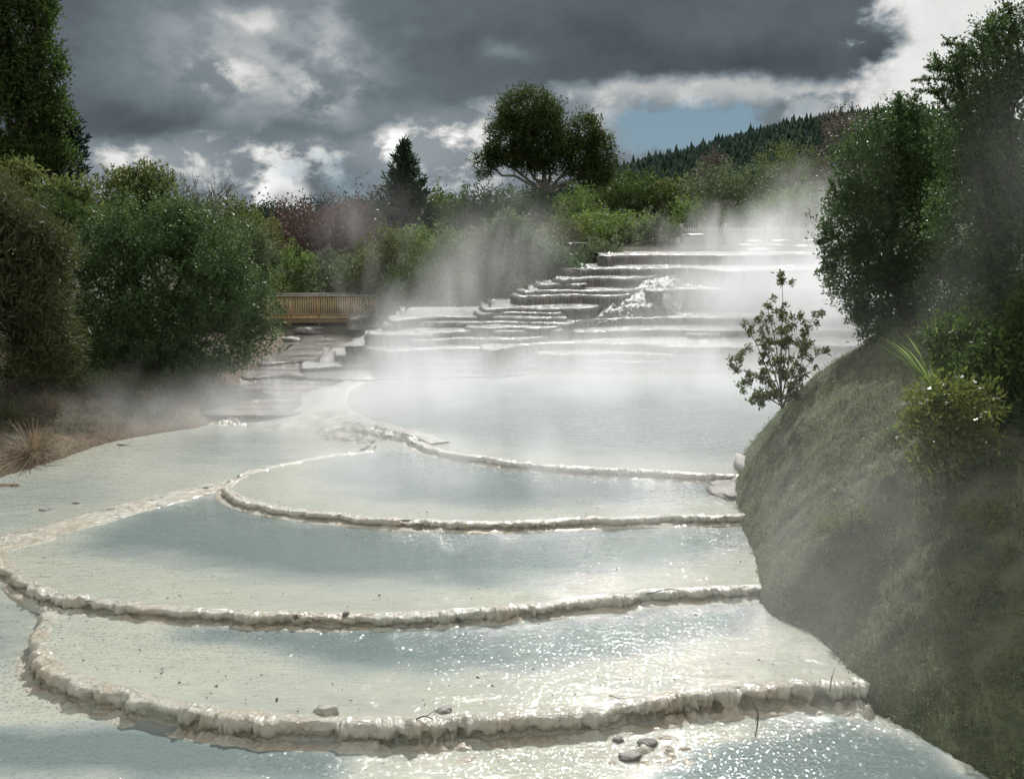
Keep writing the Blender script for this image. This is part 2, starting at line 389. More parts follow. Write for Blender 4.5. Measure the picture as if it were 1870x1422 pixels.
def ground_z(x, y):
    x = np.asarray(x, float); y = np.asarray(y, float)
    z = -1.5+1.25*S((y-31)/5)
    z = z+.75*S((y-44)/8)
    z = z+2.75*S((y-47)/6)*S((x-1.0)/6)+1.6*S((y-54)/25)*S((x+12)/14)
    z = z+np.where(y > 70, 2.5*S((y-75)/60), 0)
    z = z+40*np.exp(-(((x-175)/125)**2+((y-500)/110)**2))
    z = z-6*S((y-200)/200)*S((-x-20)/100)
    return z
def build_ground():
    def axis(a, b, fine, lo, hi):
        c = [np.arange(lo, hi, fine)]; s = fine; v = hi
        up = []
        while v < b: up.append(v); s *= 1.12; v += s
        dn = []; s = fine; v = lo-fine
        while v > a: dn.append(v); s *= 1.12; v -= s
        return np.array(sorted(dn)+list(c[0])+up+[b])
    xs = axis(-2500, 2500, .8, -30, 40); ys = axis(-300, 4000, .8, -5, 90)
    X, Y = np.meshgrid(xs, ys, indexing='ij'); Z = ground_z(X, Y)
    P = np.stack([X, Y, Z], -1).reshape(-1, 3); P[:, 2] += fbm(P*.25, 3)*.12
    tag(mesh('ground', P, gridfaces(len(xs), len(ys)), M['soil']), kind='structure')
build_ground()

def bank_h(P):
    d = sdf(P, bank_poly); wl = np.interp(P[:, 1], [9, 11, 12.5, 14, 17, 20, 24], [-.66, -.60, -.44, -.32, -.22, -.1, 0.0])
    dd = np.maximum(d, 0); LL = np.interp(P[:, 1], [8, 11, 14, 18, 22], [4.2, 3.9, 3.3, 2.75, 2.75]); h = wl-.05+4.4*(1-np.exp(-dd/LL))
    h = np.where(d < 0, wl-.15+d*1.2, h)
    q = np.stack([P[:, 0], P[:, 1], np.zeros(len(P))], 1)
    amp = np.clip(dd/.6, 0.15, 1)
    h = h+amp*(fbm(q*.9, 3)*.17+fbm(q*3.2+9, 3, .5, True)*.04)
    return h, d
def build_bank():
    xs = np.arange(2.6, 20, .06); ys = np.arange(4, 30, .07)
    X, Y = np.meshgrid(xs, ys, indexing='ij'); P = np.stack([X.ravel(), Y.ravel()], 1); h, d = bank_h(P)
    keep = (d > -.45).reshape(X.shape); V = np.stack([P[:, 0], P[:, 1], h], 1)
    Fq = gridfaces(len(xs), len(ys)); kf = keep.ravel()[Fq].all(1); Fq = Fq[kf]
    used = np.unique(Fq); rm = -np.ones(len(V), int); rm[used] = np.arange(len(used))
    tag(mesh('bank', V[used], rm[Fq], M['bank']), kind='structure')
build_bank()
def left_h(P):
    d = sdf(P, left_poly); dd = np.maximum(d, 0)
    q = np.stack([P[:, 0], P[:, 1], np.zeros(len(P))], 1)
    h = -.22+.25*S((P[:, 1]-26)/10)+1.5*(1-np.exp(-dd/3.2))+fbm(q*1.1, 3)*.09*np.clip(dd, 0, 1)+fbm(q*4, 2, .5, True)*.03
    return np.where(d < 0, -.35+d*.7, h), d
def build_left():
    xs = np.arange(-30, -5, .14); ys = np.arange(12, 60, .16)
    X, Y = np.meshgrid(xs, ys, indexing='ij'); P = np.stack([X.ravel(), Y.ravel()], 1); h, d = left_h(P)
    V = np.stack([P[:, 0], P[:, 1], h], 1); Fq = gridfaces(len(xs), len(ys)); kf = (d > -.6)[Fq].all(1); Fq = Fq[kf]
    used = np.unique(Fq); rm = -np.ones(len(V), int); rm[used] = np.arange(len(used))
    m, nt, b = newmat('left_bank'); p = pos(); sp = nt.nodes.new('ShaderNodeSeparateXYZ'); nt.links.new(p, sp.inputs[0])
    n = noise(p, 3, 6, .6); f = smooth(noise(p, .5, 4, .6)+attr('dist')*-.35, .15, .35)
    c = mixc(f, mixc(n, (.03, .03, .015), (.07, .065, .035)), mixc(n, (.10, .075, .045), (.19, .145, .095)))
    link(c, b.inputs['Base Color']); b.inputs['Roughness'].default_value = .95; bump(b, noise(p, 14, 6, .7), .9, .05)
    tag(mesh('bank', V[used], rm[Fq], m, attrs={'dist': np.clip(d, 0, 5)[used]}), kind='structure')
build_left()

# ------------------------------------------------------------------ pools: sheets and rims
def sheet(name, z, outline, deeps, step, mat, amp=0.0, up=None, tilt=None):
    """flat sheet over an outline; 'deep' is how deep the basin is under it"""
    poly = np.array(outline); lo = poly.min(0)-.1; hi = poly.max(0)+.1
    xs = np.arange(lo[0], hi[0], step); ys = np.arange(lo[1], hi[1], step)
    X, Y = np.meshgrid(xs, ys, indexing='ij'); P = np.stack([X.ravel(), Y.ravel()], 1)
    ins = inside(P, poly); Fq = gridfaces(len(xs), len(ys)); Fq = Fq[ins[Fq].all(1)]
    used = np.unique(Fq); rm = -np.ones(len(P), int); rm[used] = np.arange(len(used)); P = P[used]
    dv = np.zeros(len(P))
    for pts, wid, *st in deeps:
        dp = np.array([P2(px, py, z) for px, py in pts]); s = sdf(P, dp); q = np.stack([P[:, 0]*.8, P[:, 1]*1.6, P[:, 0]*0], 1)
        s = s+fbm(q, 4)*.22; dv = np.maximum(dv, S((s+wid*.5)/wid)*(st[0] if st else 1))
    q = np.stack([P[:, 0], P[:, 1], P[:, 0]*0], 1)
    zz = z+(fbm(q*1.7, 3)*.02+fbm(q*6, 3, .6, True)*.008)*(1-dv)*amp
    if tilt: zz = zz-tilt[2]*S((tilt[0]-P[:, 1]-.15*perlin(q*.9))/(tilt[0]-tilt[1]))
    V = np.stack([P[:, 0], P[:, 1], zz], 1)
    tb = np.zeros(len(P))
    if up is not None: tb = np.exp(-(seg_dist(P, np.array([P2(px, py, z) for px, py in up[0]]))/up[1])**1.3)
    return tag(mesh(name, V, rm[Fq], mat, attrs={'deep': dv, 'turb': tb}), kind='structure')

def rim(name, pts, z, drop, bulge=.13, lump=.07, ds=.022, inner=.22, apron=.16, seed=0, side=1, mat='rim', wide=None, lip=.035, cell=4.5):
    c, s = catmull(np.array([P2(px, py, z) for px, py in pts]), ds)
    T = np.gradient(c, axis=0); T /= np.linalg.norm(T, axis=1)[:, None]; Nn = np.stack([T[:, 1], -T[:, 0]], 1)*side
    # profile (outward offset, height)
    if wide:
        k = 26; t = np.linspace(0, 1, k); prof = np.stack([-inner+(inner+wide)*t, lip-(drop+lip)*S((t-.12)*1.1)], 1)
        prof[0, 1] = -.02; prof[-1, 1] = -drop-.05
    else:
        th = np.linspace(math.pi*.5, -math.pi*.32, 12); cy = -min(bulge, drop*.5)
        P0 = [(-inner, -.02), (-inner*.7, .004), (-inner*.4, .015), (-.08, lip*.7)]
        P1 = [(bulge*(math.cos(a)-.2), cy+lip+(-cy)*math.sin(a)) for a in th]
        lo = P1[-1]
        P3 = [(lo[0]-.01, -drop*.8), (lo[0]+.02, -drop*.95), (lo[0]+.06, -drop+.03), (lo[0]+.06+apron*.4, -drop+.02), (lo[0]+.06+apron*.7, -drop+.005), (lo[0]+.06+apron, -drop-.05)]
        cp, _ = catmull(np.array(P0+P1+P3), .018); prof = cp
    k = len(prof); tp = np.gradient(prof, axis=0); tp /= np.linalg.norm(tp, axis=1)[:, None]+1e-9
    pn = np.stack([-tp[:, 1], tp[:, 0]], 1)          # points up/out
    q2 = np.repeat(s[:, None], k, 1); t2 = np.repeat(np.cumsum(np.r_[0, np.linalg.norm(np.diff(prof, axis=0), axis=1)])[None], len(s), 0)
    # meander of the whole lip
    me = perlin(np.stack([s*1.1+seed*9.1, s*0+seed, s*0], 1))*.10+perlin(np.stack([s*4+seed*3.1, s*0+.5, s*0], 1))*.06+(.5-worley(np.stack([s*2.2, s*0+.5], 1), seed+3))*.10
    hv = 1+perlin(np.stack([s*.7+seed, s*0+3.3, s*0], 1))*.35
    q = np.stack([q2.ravel(), t2.ravel()*1.0, np.full(q2.size, seed*5.0)], 1)
    q = q+np.stack([perlin(np.stack([q[:, 0]*.7, q[:, 0]*0+seed, q[:, 0]*0], 1))*.7+perlin(np.stack([q[:, 0]*2.3, q[:, 0]*0+seed, q[:, 0]*0+2], 1))*.22, q[:, 0]*0, q[:, 0]*0], 1)
    w = worley(np.stack([q[:, 0]*cell, q[:, 1]*cell*.42], 1), seed); w2 = worley(np.stack([q[:, 0]*cell*2.6, q[:, 1]*cell*1.7], 1), seed+31)
    lumpf = (.55-w)*.55+(.5-w2)*.3+perlin(q*np.array([2.3, 1.6, 1]))*.9+perlin(q*np.array([6, 3, 1]))*.6+perlin(q*np.array([14, 8, 1]))*.50+perlin(q*np.array([30, 16, 1]))*.24
    drape = fbm(np.stack([q[:, 0]*6, q[:, 1]*.9, q[:, 2]], 1), 4, .6)*.6
    env = np.exp(-((np.arange(k)-k*.50)/(k*.20))**2) if not wide else S(np.linspace(0, 1, k)*4)*.35*S((1-np.linspace(0, 1, k))*5)
    near = S((prof[:, 0]+inner)/.15)*S((prof[-1, 0]-prof[:, 0])/.12)
    disp = ((lumpf+drape).reshape(len(s), k)*(lump*env[None]*(.62+.6*(s/s[-1])[:, None])+.012*near[None]))*np.clip(1+(hv-1)*2.2, .35, 1.7)[:, None]
    if wide:
        tp_ = 1-.93*S((s/s[-1]-.45)/.55)-.6*S((.25-s/s[-1])/.25); prof = np.repeat(prof[None], len(s), 0)*1.0; prof[..., 0] = np.where(prof[..., 0] > 0, prof[..., 0]*np.clip(tp_, .06, 1)[:, None], prof[..., 0])
    else: prof = np.repeat(prof[None], len(s), 0)
    off = prof[..., 0]+disp*pn[None, :, 0]+me[:, None]*near[None]; hz = prof[..., 1]+disp*pn[None, :, 1]
    V = np.empty((len(s), k, 3)); V[..., :2] = c[:, None]+Nn[:, None]*off[..., None]; V[..., 2] = z+hz
    o = mesh(name, V.reshape(-1, 3), gridfaces(len(s), k), M[mat], attrs={'foot': np.repeat(np.linspace(0, 1, k)[None], len(s), 0)})
    return tag(o, kind='structure')
def outline(pts, z, extra): return [tuple(P2(px, py, z)) for px, py in pts]+extra

RIM_B = [(190, 1098), (118, 1106), (80, 1132), (64, 1168), (76, 1208), (130, 1240), (200, 1262), (290, 1284), (400, 1302), (500, 1313), (600, 1320), (700, 1320), (820, 1312), (950, 1307), (1080, 1299), (1160, 1285), (1250, 1270), (1350, 1258), (1450, 1250), (1540, 1248), (1570, 1248), (1640, 1243), (1690, 1236)]
RIM_C = [(-230, 960), (-110, 975), (-25, 1000), (15, 1042), (60, 1072), (120, 1092), (200, 1101), (300, 1111), (450, 1121), (600, 1126), (750, 1123), (880, 1115), (1000, 1104), (1120, 1090), (1250, 1078), (1390, 1072), (1480, 1068)]
RIM_F = [(-330, 1030), (-100, 1005), (0, 988), (100, 962), (200, 932), (300, 908), (410, 884), (520, 868), (620, 850)]
RIM_D = [(680, 822), (580, 834), (500, 850), (440, 868), (411, 888), (428, 908), (490, 925), (560, 935), (640, 943), (720, 950), (800, 953), (900, 955), (1000, 952), (1100, 948), (1200, 945), (1300, 943), (1420, 940)]
RIM_E1 = [(650, 694), (616, 712), (604, 735), (622, 756), (672, 776), (740, 792), (790, 812)]
RIM_E2 = [(735, 792), (770, 812), (820, 826), (900, 839), (1000, 850), (1100, 857), (1200, 862), (1320, 868), (1420, 872)]
L = LV
sheet('pool_water', L['A'], [(-16, 6), (9, 6), (9, 20), (-16, 20)], [([(-400, 1330), (0, 1326), (200, 1325), (400, 1345), (640, 1375), (600, 1420), (300, 1425), (80, 1418), (-100, 1395), (-400, 1400)], .7), ([(1200, 1422), (1290, 1370), (1400, 1325), (1560, 1312), (1700, 1370), (1800, 1430), (1700, 1520), (1200, 1520)], .7), ([(-400, 1090), (0, 1060), (40, 1110), (45, 1160), (20, 1230), (-400, 1240)], .8, .35)], .08, M['water'], 1.0, (RIM_B, 1.6))
sheet('pool_water', L['B'], outline(RIM_B, L['B'], [(9, 17), (9, 22), (-11, 22), (-9, 16)]), [([(340, 1150), (480, 1140), (700, 1146), (1000, 1142), (1250, 1118), (1370, 1105), (1400, 1120), (1330, 1150), (1150, 1190), (950, 1218), (800, 1224), (620, 1212), (450, 1185)], .95)], .07, M['water'], .8, (RIM_C, 1.25))
sheet('pool_water', L['C'], outline(RIM_C, L['C'], [(9, 16), (9, 26), (-14, 26), (-14, 20)]), [([(150, 1005), (230, 935), (420, 905), (520, 945), (800, 970), (1200, 968), (1340, 965), (1350, 990), (1250, 1022), (1050, 1048), (850, 1062), (640, 1058), (420, 1045), (300, 1018)], 1.5)], .09, M['water'], .6, (RIM_D, 1.3))
sheet('pool_water', L['F'], outline(RIM_F, L['F'], [(-3, 26), (-3, 34), (-20, 36), (-20, 20)]), [([(330, 795), (500, 785), (560, 840), (520, 856), (300, 850)], 2.2, .45), ([(-200, 900), (150, 860), (260, 880), (60, 960), (-200, 980)], 2.6, .3)], .10, M['water'], .8)
sheet('pool_water', L['D'], outline(RIM_D, L['D'], [(9, 18), (9, 30), (-4, 30)]), [([(600, 850), (720, 825), (1000, 860), (1250, 875), (1325, 880), (1300, 905), (1150, 915), (900, 922), (700, 912), (620, 885)], 1.7)], .10, M['water'], .5, (RIM_E2, 1.7))
sheet('pool_water', L['E'], outline(RIM_E1[:-1]+RIM_E2[1:], L['E'], [(7, 22.5), (14, 26), (14, 35), (-5, 37)]), [([(700, 700), (1000, 693), (1600, 693), (1600, 820), (1330, 838), (1150, 834), (950, 822), (800, 795), (700, 760)], 2.4, .8), ([(500, 670), (800, 680), (760, 785), (700, 778), (580, 762), (530, 740)], .7, .6)], .14, M['water'], .4)
G_ = [(-500, 1040), (100, 1090), (130, 1100), (100, 1150), (90, 1200), (170, 1265), (330, 1320), (330, 1400), (-500, 1400)]
sheet('pool_water', -.45, outline(G_, -.55, []), [([(-400, 1090), (0, 1080), (35, 1120), (30, 1200), (0, 1240), (-400, 1250)], 1.2, .45)], .06, M['water'], 2.5, None, (14.9, 12.0, .24))
sheet('stream_water', -.07, [(-11.5, 27), (-2, 27), (-2, 56), (-13, 56)], [], .2, M['stream'])
rim('terrace_rim', RIM_B, L['B'], .23, .09, .078, .015, seed=1, cell=4.6, lip=.012, apron=.24)
rim('terrace_rim', RIM_C, L['C'], .15, .06, .052, .02, seed=2, cell=5.5, lip=.008)
rim('terrace_rim', RIM_F, L['F'], .04, seed=3, wide=.5, lump=.05, ds=.04, inner=.3, lip=.006)
rim('terrace_rim', RIM_D, L['D'], .13, .05, .042, .024, seed=4, cell=7, lip=.008)
rim('terrace_rim', RIM_E1, L['E'], .26, seed=5, wide=2.6, lump=.07, ds=.05, inner=.5, cell=3, mat='mound')
rim('terrace_rim', RIM_E2, L['E'], .14, .05, .045, .028, seed=6, cell=6, lip=.008)
# rough shallows: low crusty ridges of sinter on the pool floors
def crust(cx, cy, rx, ry, z, seed, amp=.06):
    c = P2(cx, cy, z); a = onz(cx+rx, cy, z)[0]-c[0]; b = abs(onz(cx, cy-ry, z)[1]-c[1]); n = 90
    u = np.linspace(-1, 1, n); U, Vv = np.meshgrid(u, u, indexing='ij'); P = np.stack([c[0]+U*a, c[1]+Vv*b, U*0], -1).reshape(-1, 3)
    e = S(1.15-np.hypot(U, Vv)).ravel(); h = (fbm(P*3+seed, 4, .55, True)*.7+(.5-worley(P[:, :2]*4, seed))*.8+.1)*amp*e-.03*(1-e)-.012
    P[:, 2] = z+h; tag(mesh('sinter_crust', P, gridfaces(n, n), M['rim'], attrs={'foot': e}), kind='structure')
crust(1190, 1372, 190, 40, L['A'], 3, .10); crust(860, 1375, 240, 30, L['A'], 4, .06); crust(240, 1295, 230, 22, L['A'], 5, .05); crust(440, 768, 70, 14, L['F'], 7, .18); crust(450, 690, 70, 12, -.07, 8, .10); crust(1080, 1330, 200, 20, L['A'], 9, .08)
crust(1400, 1395, 60, 12, L['A'], 10, .03); crust(1590, 1302, 75, 26, L['A'], 11, .16); crust(1480, 1300, 130, 16, L['A'], 12, .07)

# ------------------------------------------------------------------ the stepped terraces
def tier(pts, z, drop, back=4.0, seed=0, r=.10, curl=1, fl=.05, mat='terrace'):
    w = [onz(px, py, z)[:2] for px, py in pts]
    if curl: w = [np.array([w[0][0]-.38, w[0][1]+1.6]), np.array([w[0][0]-.30, w[0][1]+.6]), np.array([w[0][0]-.15, w[0][1]+.18])]+w
    c, s = catmull(np.array(w), .055); T = np.gradient(c, axis=0); T /= np.linalg.norm(T, axis=1)[:, None]; Nn = np.stack([T[:, 1], -T[:, 0]], 1)
    sc = perlin(np.stack([s*.9+seed*7, s*0, s*0+seed], 1))*.24+perlin(np.stack([s*3.3+seed*7, s*0, s*0+seed], 1))*.08
    c = c+Nn*sc[:, None]
    th = np.linspace(math.pi/2, -.35, 8)
    prof = [(-.5, 0), (-.25, .005)]+[(r*(math.cos(a)-.6), .018-r+r*math.sin(a)) for a in th]
    lo = prof[-1]; hs = np.linspace(lo[1], -drop, 9)[1:]
    prof += [(lo[0]-.02+.15*(i/8)**2, h) for i, h in enumerate(hs)]
    prof = np.array(prof); k = len(prof)
    face = S((np.arange(k)-4)/4.0)
    q = np.stack([np.repeat(s[:, None], k, 1).ravel(), np.repeat(prof[None, :, 1], len(s), 0).ravel(), np.full(len(s)*k, seed*3.)], 1)
    d1 = fbm(q*np.array([5, .9, 1]), 4, .6).reshape(len(s), k)*fl*(.3+face[None])
    d2 = perlin(q*np.array([1.4, 1, 1])+3).reshape(len(s), k)*.012
    V = np.empty((len(s), k+1, 3)); V[:, 1:, :2] = c[:, None]+Nn[:, None]*(prof[None, :, 0]+d1)[..., None]; V[:, 1:, 2] = z+prof[None, :, 1]+d2
    yb = c[:, 1].max()+back; V[:, 0, 0] = c[:, 0]; V[:, 0, 1] = yb; V[:, 0, 2] = z
    at_ = np.repeat(np.r_[0, face][None], len(s), 0)
    tag(mesh('terrace', V.reshape(-1, 3), gridfaces(len(s), k+1), M[mat], attrs={'face': at_}), kind='structure')
TI = [  # lip points, level, drop
 ([(1113, 468), (1125, 466), (1200, 465), (1350, 466), (1500, 464), (1620, 464)], 3.35, .9),
 ([(1045, 492), (1100, 490), (1200, 490), (1256, 488), (1330, 494), (1500, 492), (1620, 492)], 2.90, .9),
 ([(1032, 510), (1080, 507), (1160, 508), (1200, 503), (1240, 497)], 2.60, 1.0),
 ([(996, 519), (1015, 518), (1060, 520)], 2.42, .8),
 ([(965, 532), (1020, 530), (1100, 531), (1165, 528), (1205, 520)], 2.22, .9),
 ([(954, 541), (1000, 539), (1060, 538), (1110, 540), (1180, 534)], 2.08, .9),
 ([(895, 564), (940, 562), (1000, 563), (1065, 562), (1120, 552)], 1.74, .9),
 ([(885, 573), (930, 570), (990, 571), (1012, 572), (1060, 565)], 1.60, .8),
 ([(1200, 533), (1230, 528), (1330, 527), (1480, 528), (1640, 528)], 2.20, 1.1),
 ([(1040, 588), (1080, 583), (1180, 580), (1300, 580), (1480, 582), (1640, 582)], 1.32, 1.0),
 ([(722, 584), (790, 579), (880, 578), (960, 580), (1035, 580)], 1.48, .8),
 ([(712, 592), (760, 588), (860, 588), (960, 588), (1040, 592)], 1.34, .8),
 ([(684, 612), (720, 610), (790, 610)], 1.12, .8),
 ([(770, 608), (850, 604), (950, 604), (1045, 602)], 1.14, .8),
 ([(870, 600), (930, 597), (1000, 598), (1045, 594)], 1.24, .6),
 ([(760, 622), (840, 618), (930, 619), (1000, 615)], .95, .6),
 ([(700, 648), (790, 646), (880, 648), (960, 644)], .52, .5),
 ([(1060, 606), (1200, 602), (1330, 604), (1500, 603), (1640, 603)], 1.04, .6),
 ([(1000, 648), (1120, 645), (1260, 648), (1400, 646), (1640, 645)], .56, .5),
 ([(900, 640), (950, 630), (1050, 626), (1150, 627), (1250, 633), (1400, 633), (1640, 630)], .80, .8),
 ([(648, 634), (665, 632), (700, 640), (780, 637), (900, 634)], .74, .8),
 ([(622, 650), (700, 655), (800, 660), (1000, 655), (1150, 662), (1300, 655), (1640, 655)], .36, .7),
 ([(560, 672), (650, 668), (800, 672), (900, 672), (1000, 668), (1130, 674), (1250, 668), (1400, 668), (1640, 668)], .16, .5),
 ([(480, 664), (560, 660), (640, 664), (700, 668)], .10, .3),
 ([(450, 690), (520, 686), (640, 692), (730, 688)], .03, .3),
 ([(1360, 600), (1390, 598), (1440, 600)], 1.05, .4),
 ([(1280, 612), (1290, 610), (1300, 611)], .95, .4),
 ([(650, 580), (680, 577), (720, 576), (780, 576)], .72, .5),
]
for i, (pts, z, dr) in enumerate(TI):
    tier(pts, z, dr, seed=i+1, r=.15 if z > .5 else .07, fl=.06, mat='stream' if 22 < i < 25 else 'terrace')
# thin curved sill in the shallows below the terraces
rim('terrace_rim', [(640, 694), (730, 690), (820, 688), (900, 687), (960, 682), (1010, 676)], .05, .08, .05, .04, .05, seed=12, mat='terrace', inner=.3)
# rough cascade between the left and the right steps
def cascade(quad, nm, seed, amp=.10):
    a, b, c, d = [at(*q) for q in quad]; n, m = 90, 120
    u = np.linspace(0, 1, n)[:, None, None]; v = np.linspace(0, 1, m)[None, :, None]
    P = (a*(1-u)+b*u)*(1-v)+(d*(1-u)+c*u)*v; P = P.reshape(-1, 3)
    st = fbm(P*np.array([1.6, 1.6, 1.6])+seed, 5, .62)*amp+fbm(P*5+seed, 3, .6, True)*.045; P[:, 2] += st
    vv = np.repeat(np.linspace(0, 1, m)[None], n, 0).ravel(); P[:, 2] += .04*np.sin(vv*38+perlin(P*1.2)*3); uu = np.repeat(np.linspace(0, 1, n)[:, None], m, 1).ravel(); P[:, 2] -= .5*(1-S(np.minimum(uu, 1-uu)/.22))*1.0+.25*(1-S(np.minimum(vv, 1-vv)/.12))
    tag(mesh(nm, P, gridfaces(n, m), M['cascade'], attrs={'face': np.zeros(len(P))}), kind='structure')
cascade([(1130, 512, 44.5), (1262, 494, 45.4), (1235, 560, 40.6), (1060, 582, 38.6)], 'cascade', 2, .06)
cascade([(850, 592, 38.2), (1060, 566, 39.4), (1010, 632, 35.9), (760, 658, 34.6)], 'cascade', 5, .05)

# ------------------------------------------------------------------ foliage generators
def unit(v): return v/(np.linalg.norm(v, axis=-1, keepdims=True)+1e-9)
def leaves(P, D, L, Wd, rs, tint, fold=.25):
    """quads: base P, direction D, length L, width Wd"""
    n = len(P); D = unit(D); R = unit(np.cross(D, rs.normal(size=(n, 3)))); N_ = np.cross(R, D)
    L = L[:, None]; Wd = Wd[:, None]
    m = P+D*L*.5
    V = np.stack([P, m+R*Wd*.5+N_*Wd*fold, P+D*L, m-R*Wd*.5+N_*Wd*fold], 1).reshape(-1, 3)
    Fq = np.arange(n*4).reshape(-1, 4); return V, Fq, np.repeat(tint, 4)
def lobes_foliage(lobes, ntw, per, ll, lw, rs, spread=.22, up=.5, shell=.45, bumpy=.22, ragged=.12, cutlow=None, hollow=True, holes=.9, hthr=-.12):
    lobes = np.array(lobes, float); a = (lobes[:, 3]*lobes[:, 4]+lobes[:, 3]*lobes[:, 5]+lobes[:, 4]*lobes[:, 5]); k = rs.choice(len(lobes), ntw, p=a/a.sum())
    dr = unit(rs.normal(size=(ntw, 3))); dr[:, 2] = np.where((dr[:, 2] < -.3) & hollow, -dr[:, 2]*.6, dr[:, 2]); dr = unit(dr)
    r = 1-shell*rs.rand(ntw)**1.6; r = r*(1+bumpy*fbm(dr*1.9+k[:, None]*5.1, 3))+np.where(rs.rand(ntw) < .12, ragged*rs.rand(ntw), 0)
    C = lobes[k, :3]+dr*lobes[k, 3:]*r[:, None]
    R_ = np.median(lobes[:, 3:]); hn = fbm(C/R_*1.5+11, 3); kp = (hn > hthr-rs.rand(ntw)*.25) | (rs.rand(ntw) > holes) | (r < .6); C = C[kp]; dr = dr[kp]; hn = hn[kp]; ntw = len(C)
    ax = unit(dr*.7+np.array([0, 0, up])+rs.normal(size=(ntw, 3))*.35)
    sp = spread*(.6+.8*rs.rand(ntw))
    t = rs.rand(ntw, per, 1); Pp = C[:, None]+ax[:, None]*(t-.4)*sp[:, None, None]*1.7+rs.normal(size=(ntw, per, 3))*sp[:, None, None]*.28
    D = ax[:, None]*.6+rs.normal(size=(ntw, per, 3))*.6
    tw = rs.rand(ntw)*.45+.08+(rs.rand()-.5)*.22+.6*np.clip(hn, -.3, .5); tint = np.clip(tw[:, None]+rs.rand(ntw, per)*.4, 0, 1).ravel()  # tint follows the gap noise: hollows painted darker, full clumps lighter, as if shaded
    Pp = Pp.reshape(-1, 3); D = D.reshape(-1, 3); n = len(Pp)
    Lf = ll*(.6+.7*rs.rand(n)); Wf = lw*(.7+.6*rs.rand(n))
    if cutlow is not None:
        g = Pp[:, 2] > cutlow(Pp) if callable(cutlow) else Pp[:, 2] > cutlow
        Pp, D, Lf, Wf, tint = Pp[g], D[g], Lf[g], Wf[g], tint[g]
    return leaves(Pp, D, Lf, Wf, rs, tint), C, ax
def branch(mb, a, b, r0, r1, rs, wob=.08, k=6, n=7, sag=0):
    a = np.asarray(a, float); b = np.asarray(b, float); t = np.linspace(0, 1, n)[:, None]; L_ = np.linalg.norm(b-a)
    p = a+(b-a)*t+rs.normal(size=(n, 3))*wob*L_*.3*np.sin(t*math.pi)+np.array([0, 0, sag*L_])*np.sin(t*math.pi)
    mb.tube(p, np.linspace(r0, r1, n), k); return p
def plant(name, base, lobes, mat, label, cat, group=None, ntw=900, per=12, ll=.09, lw=.04, seed=0, trunk_r=.1, bark='bark', spread=.22, crown='crown', split=None, twigs=40, **kw):
    rs = np.random.RandomState(seed); base = np.asarray(base, float)
    root = empty(name, base, label, cat, group)
    (V, Fq, t), C, ax = lobes_foliage(lobes, ntw, per, ll, lw, rs, spread, **kw)
    mesh(crown, V, Fq, M[mat], root, False, {'tint': t})
    mb = MB(); lob = np.array(lobes, float); h = lob[:, 2].mean()-base[2]; top = np.array([lob[:, 0].mean(), lob[:, 1].mean(), base[2]+max(h*.55, .3)])
    if split is not None: top = np.array(split)
    branch(mb, base-np.array([0, 0, .2]), top, trunk_r, trunk_r*.72, rs, .05, 8)
    for l in lob:
        p = branch(mb, top-np.array([0, 0, trunk_r*.5]), l[:3], trunk_r*.5, trunk_r*.22, rs, .12)
        idx = rs.choice(len(C), min(len(C), max(2, twigs//len(lob)))); near = [C[i] for i in idx if np.linalg.norm((C[i]-l[:3])/l[3:]) < 1.25]
        for q in near: branch(mb, p[rs.randint(3, 7)], q, trunk_r*.16, trunk_r*.06, rs, .15, 4, 5)
    mb.build('trunk', M[bark], root); return root
def lob(px, py, rx, ry, d, rd=None, dd=0):
    c = at(px, py, d+dd); k = d/F; return (c[0], c[1], c[2], rx*k, (rd if rd else (rx+ry)/2)*k, ry*k)
def gz(px, d, py=500):
    x = at(px, py, d)[0]; return np.array([x, d, float(ground_z(x, d))-.1])
def bush(px, top, bot, wpx, d, mat, label, cat='shrub', seed=1, dens=1.0, ll=6.0, lw=2.7, name='shrub', nl=7, grp=None, bark='bark', flat=.9, **kw):
    """shrub built from several lobes; sizes given as seen from the camera at distance d, in photograph pixels"""
    rs = np.random.RandomState(seed); k = d/F; H = (bot-top)*k; Wd = wpx*k; b = gz(px, d, bot); zt = at(px, top, d)[2]; b[2] = min(b[2], zt-.4); zb = max(b[2]+.1, at(px, bot, d)[2]-.6)
    H = zt-zb; L_ = [(b[0], d, zb+H*.50, Wd*.40, Wd*.36, H*.50)]
    for i in range(nl):
        a = i/nl*2*math.pi+rs.rand(); rr = .22+.22*rs.rand(); q = .22+.15*rs.rand()
        hz = zb+H*((.10+.25*rs.rand()) if i % 2 else (.4+.4*rs.rand())); fx = (1-abs((hz-zb)/H-.4)*.6)
        L_.append((b[0]+math.cos(a)*Wd*rr*fx, d+math.sin(a)*Wd*rr*.9, hz, Wd*q, Wd*q, min(H*.36, Wd*q*.95)*flat))
    area = Wd*H/(k*k)            # px^2
    ntw = int(area/34*dens*2.3); ntw = max(120, min(ntw, 6000)); kw.setdefault('hollow', False); kw.setdefault('bumpy', .35); kw.setdefault('ragged', .2 if d < 100 else .03); ll, lw = (ll, lw) if d < 100 else (3.5, 1.8)
    return plant(name, b, L_, mat, label, cat, grp, ntw, 9, ll*k, lw*k, seed, .02*H+.03, bark, spread=10*k, **kw)

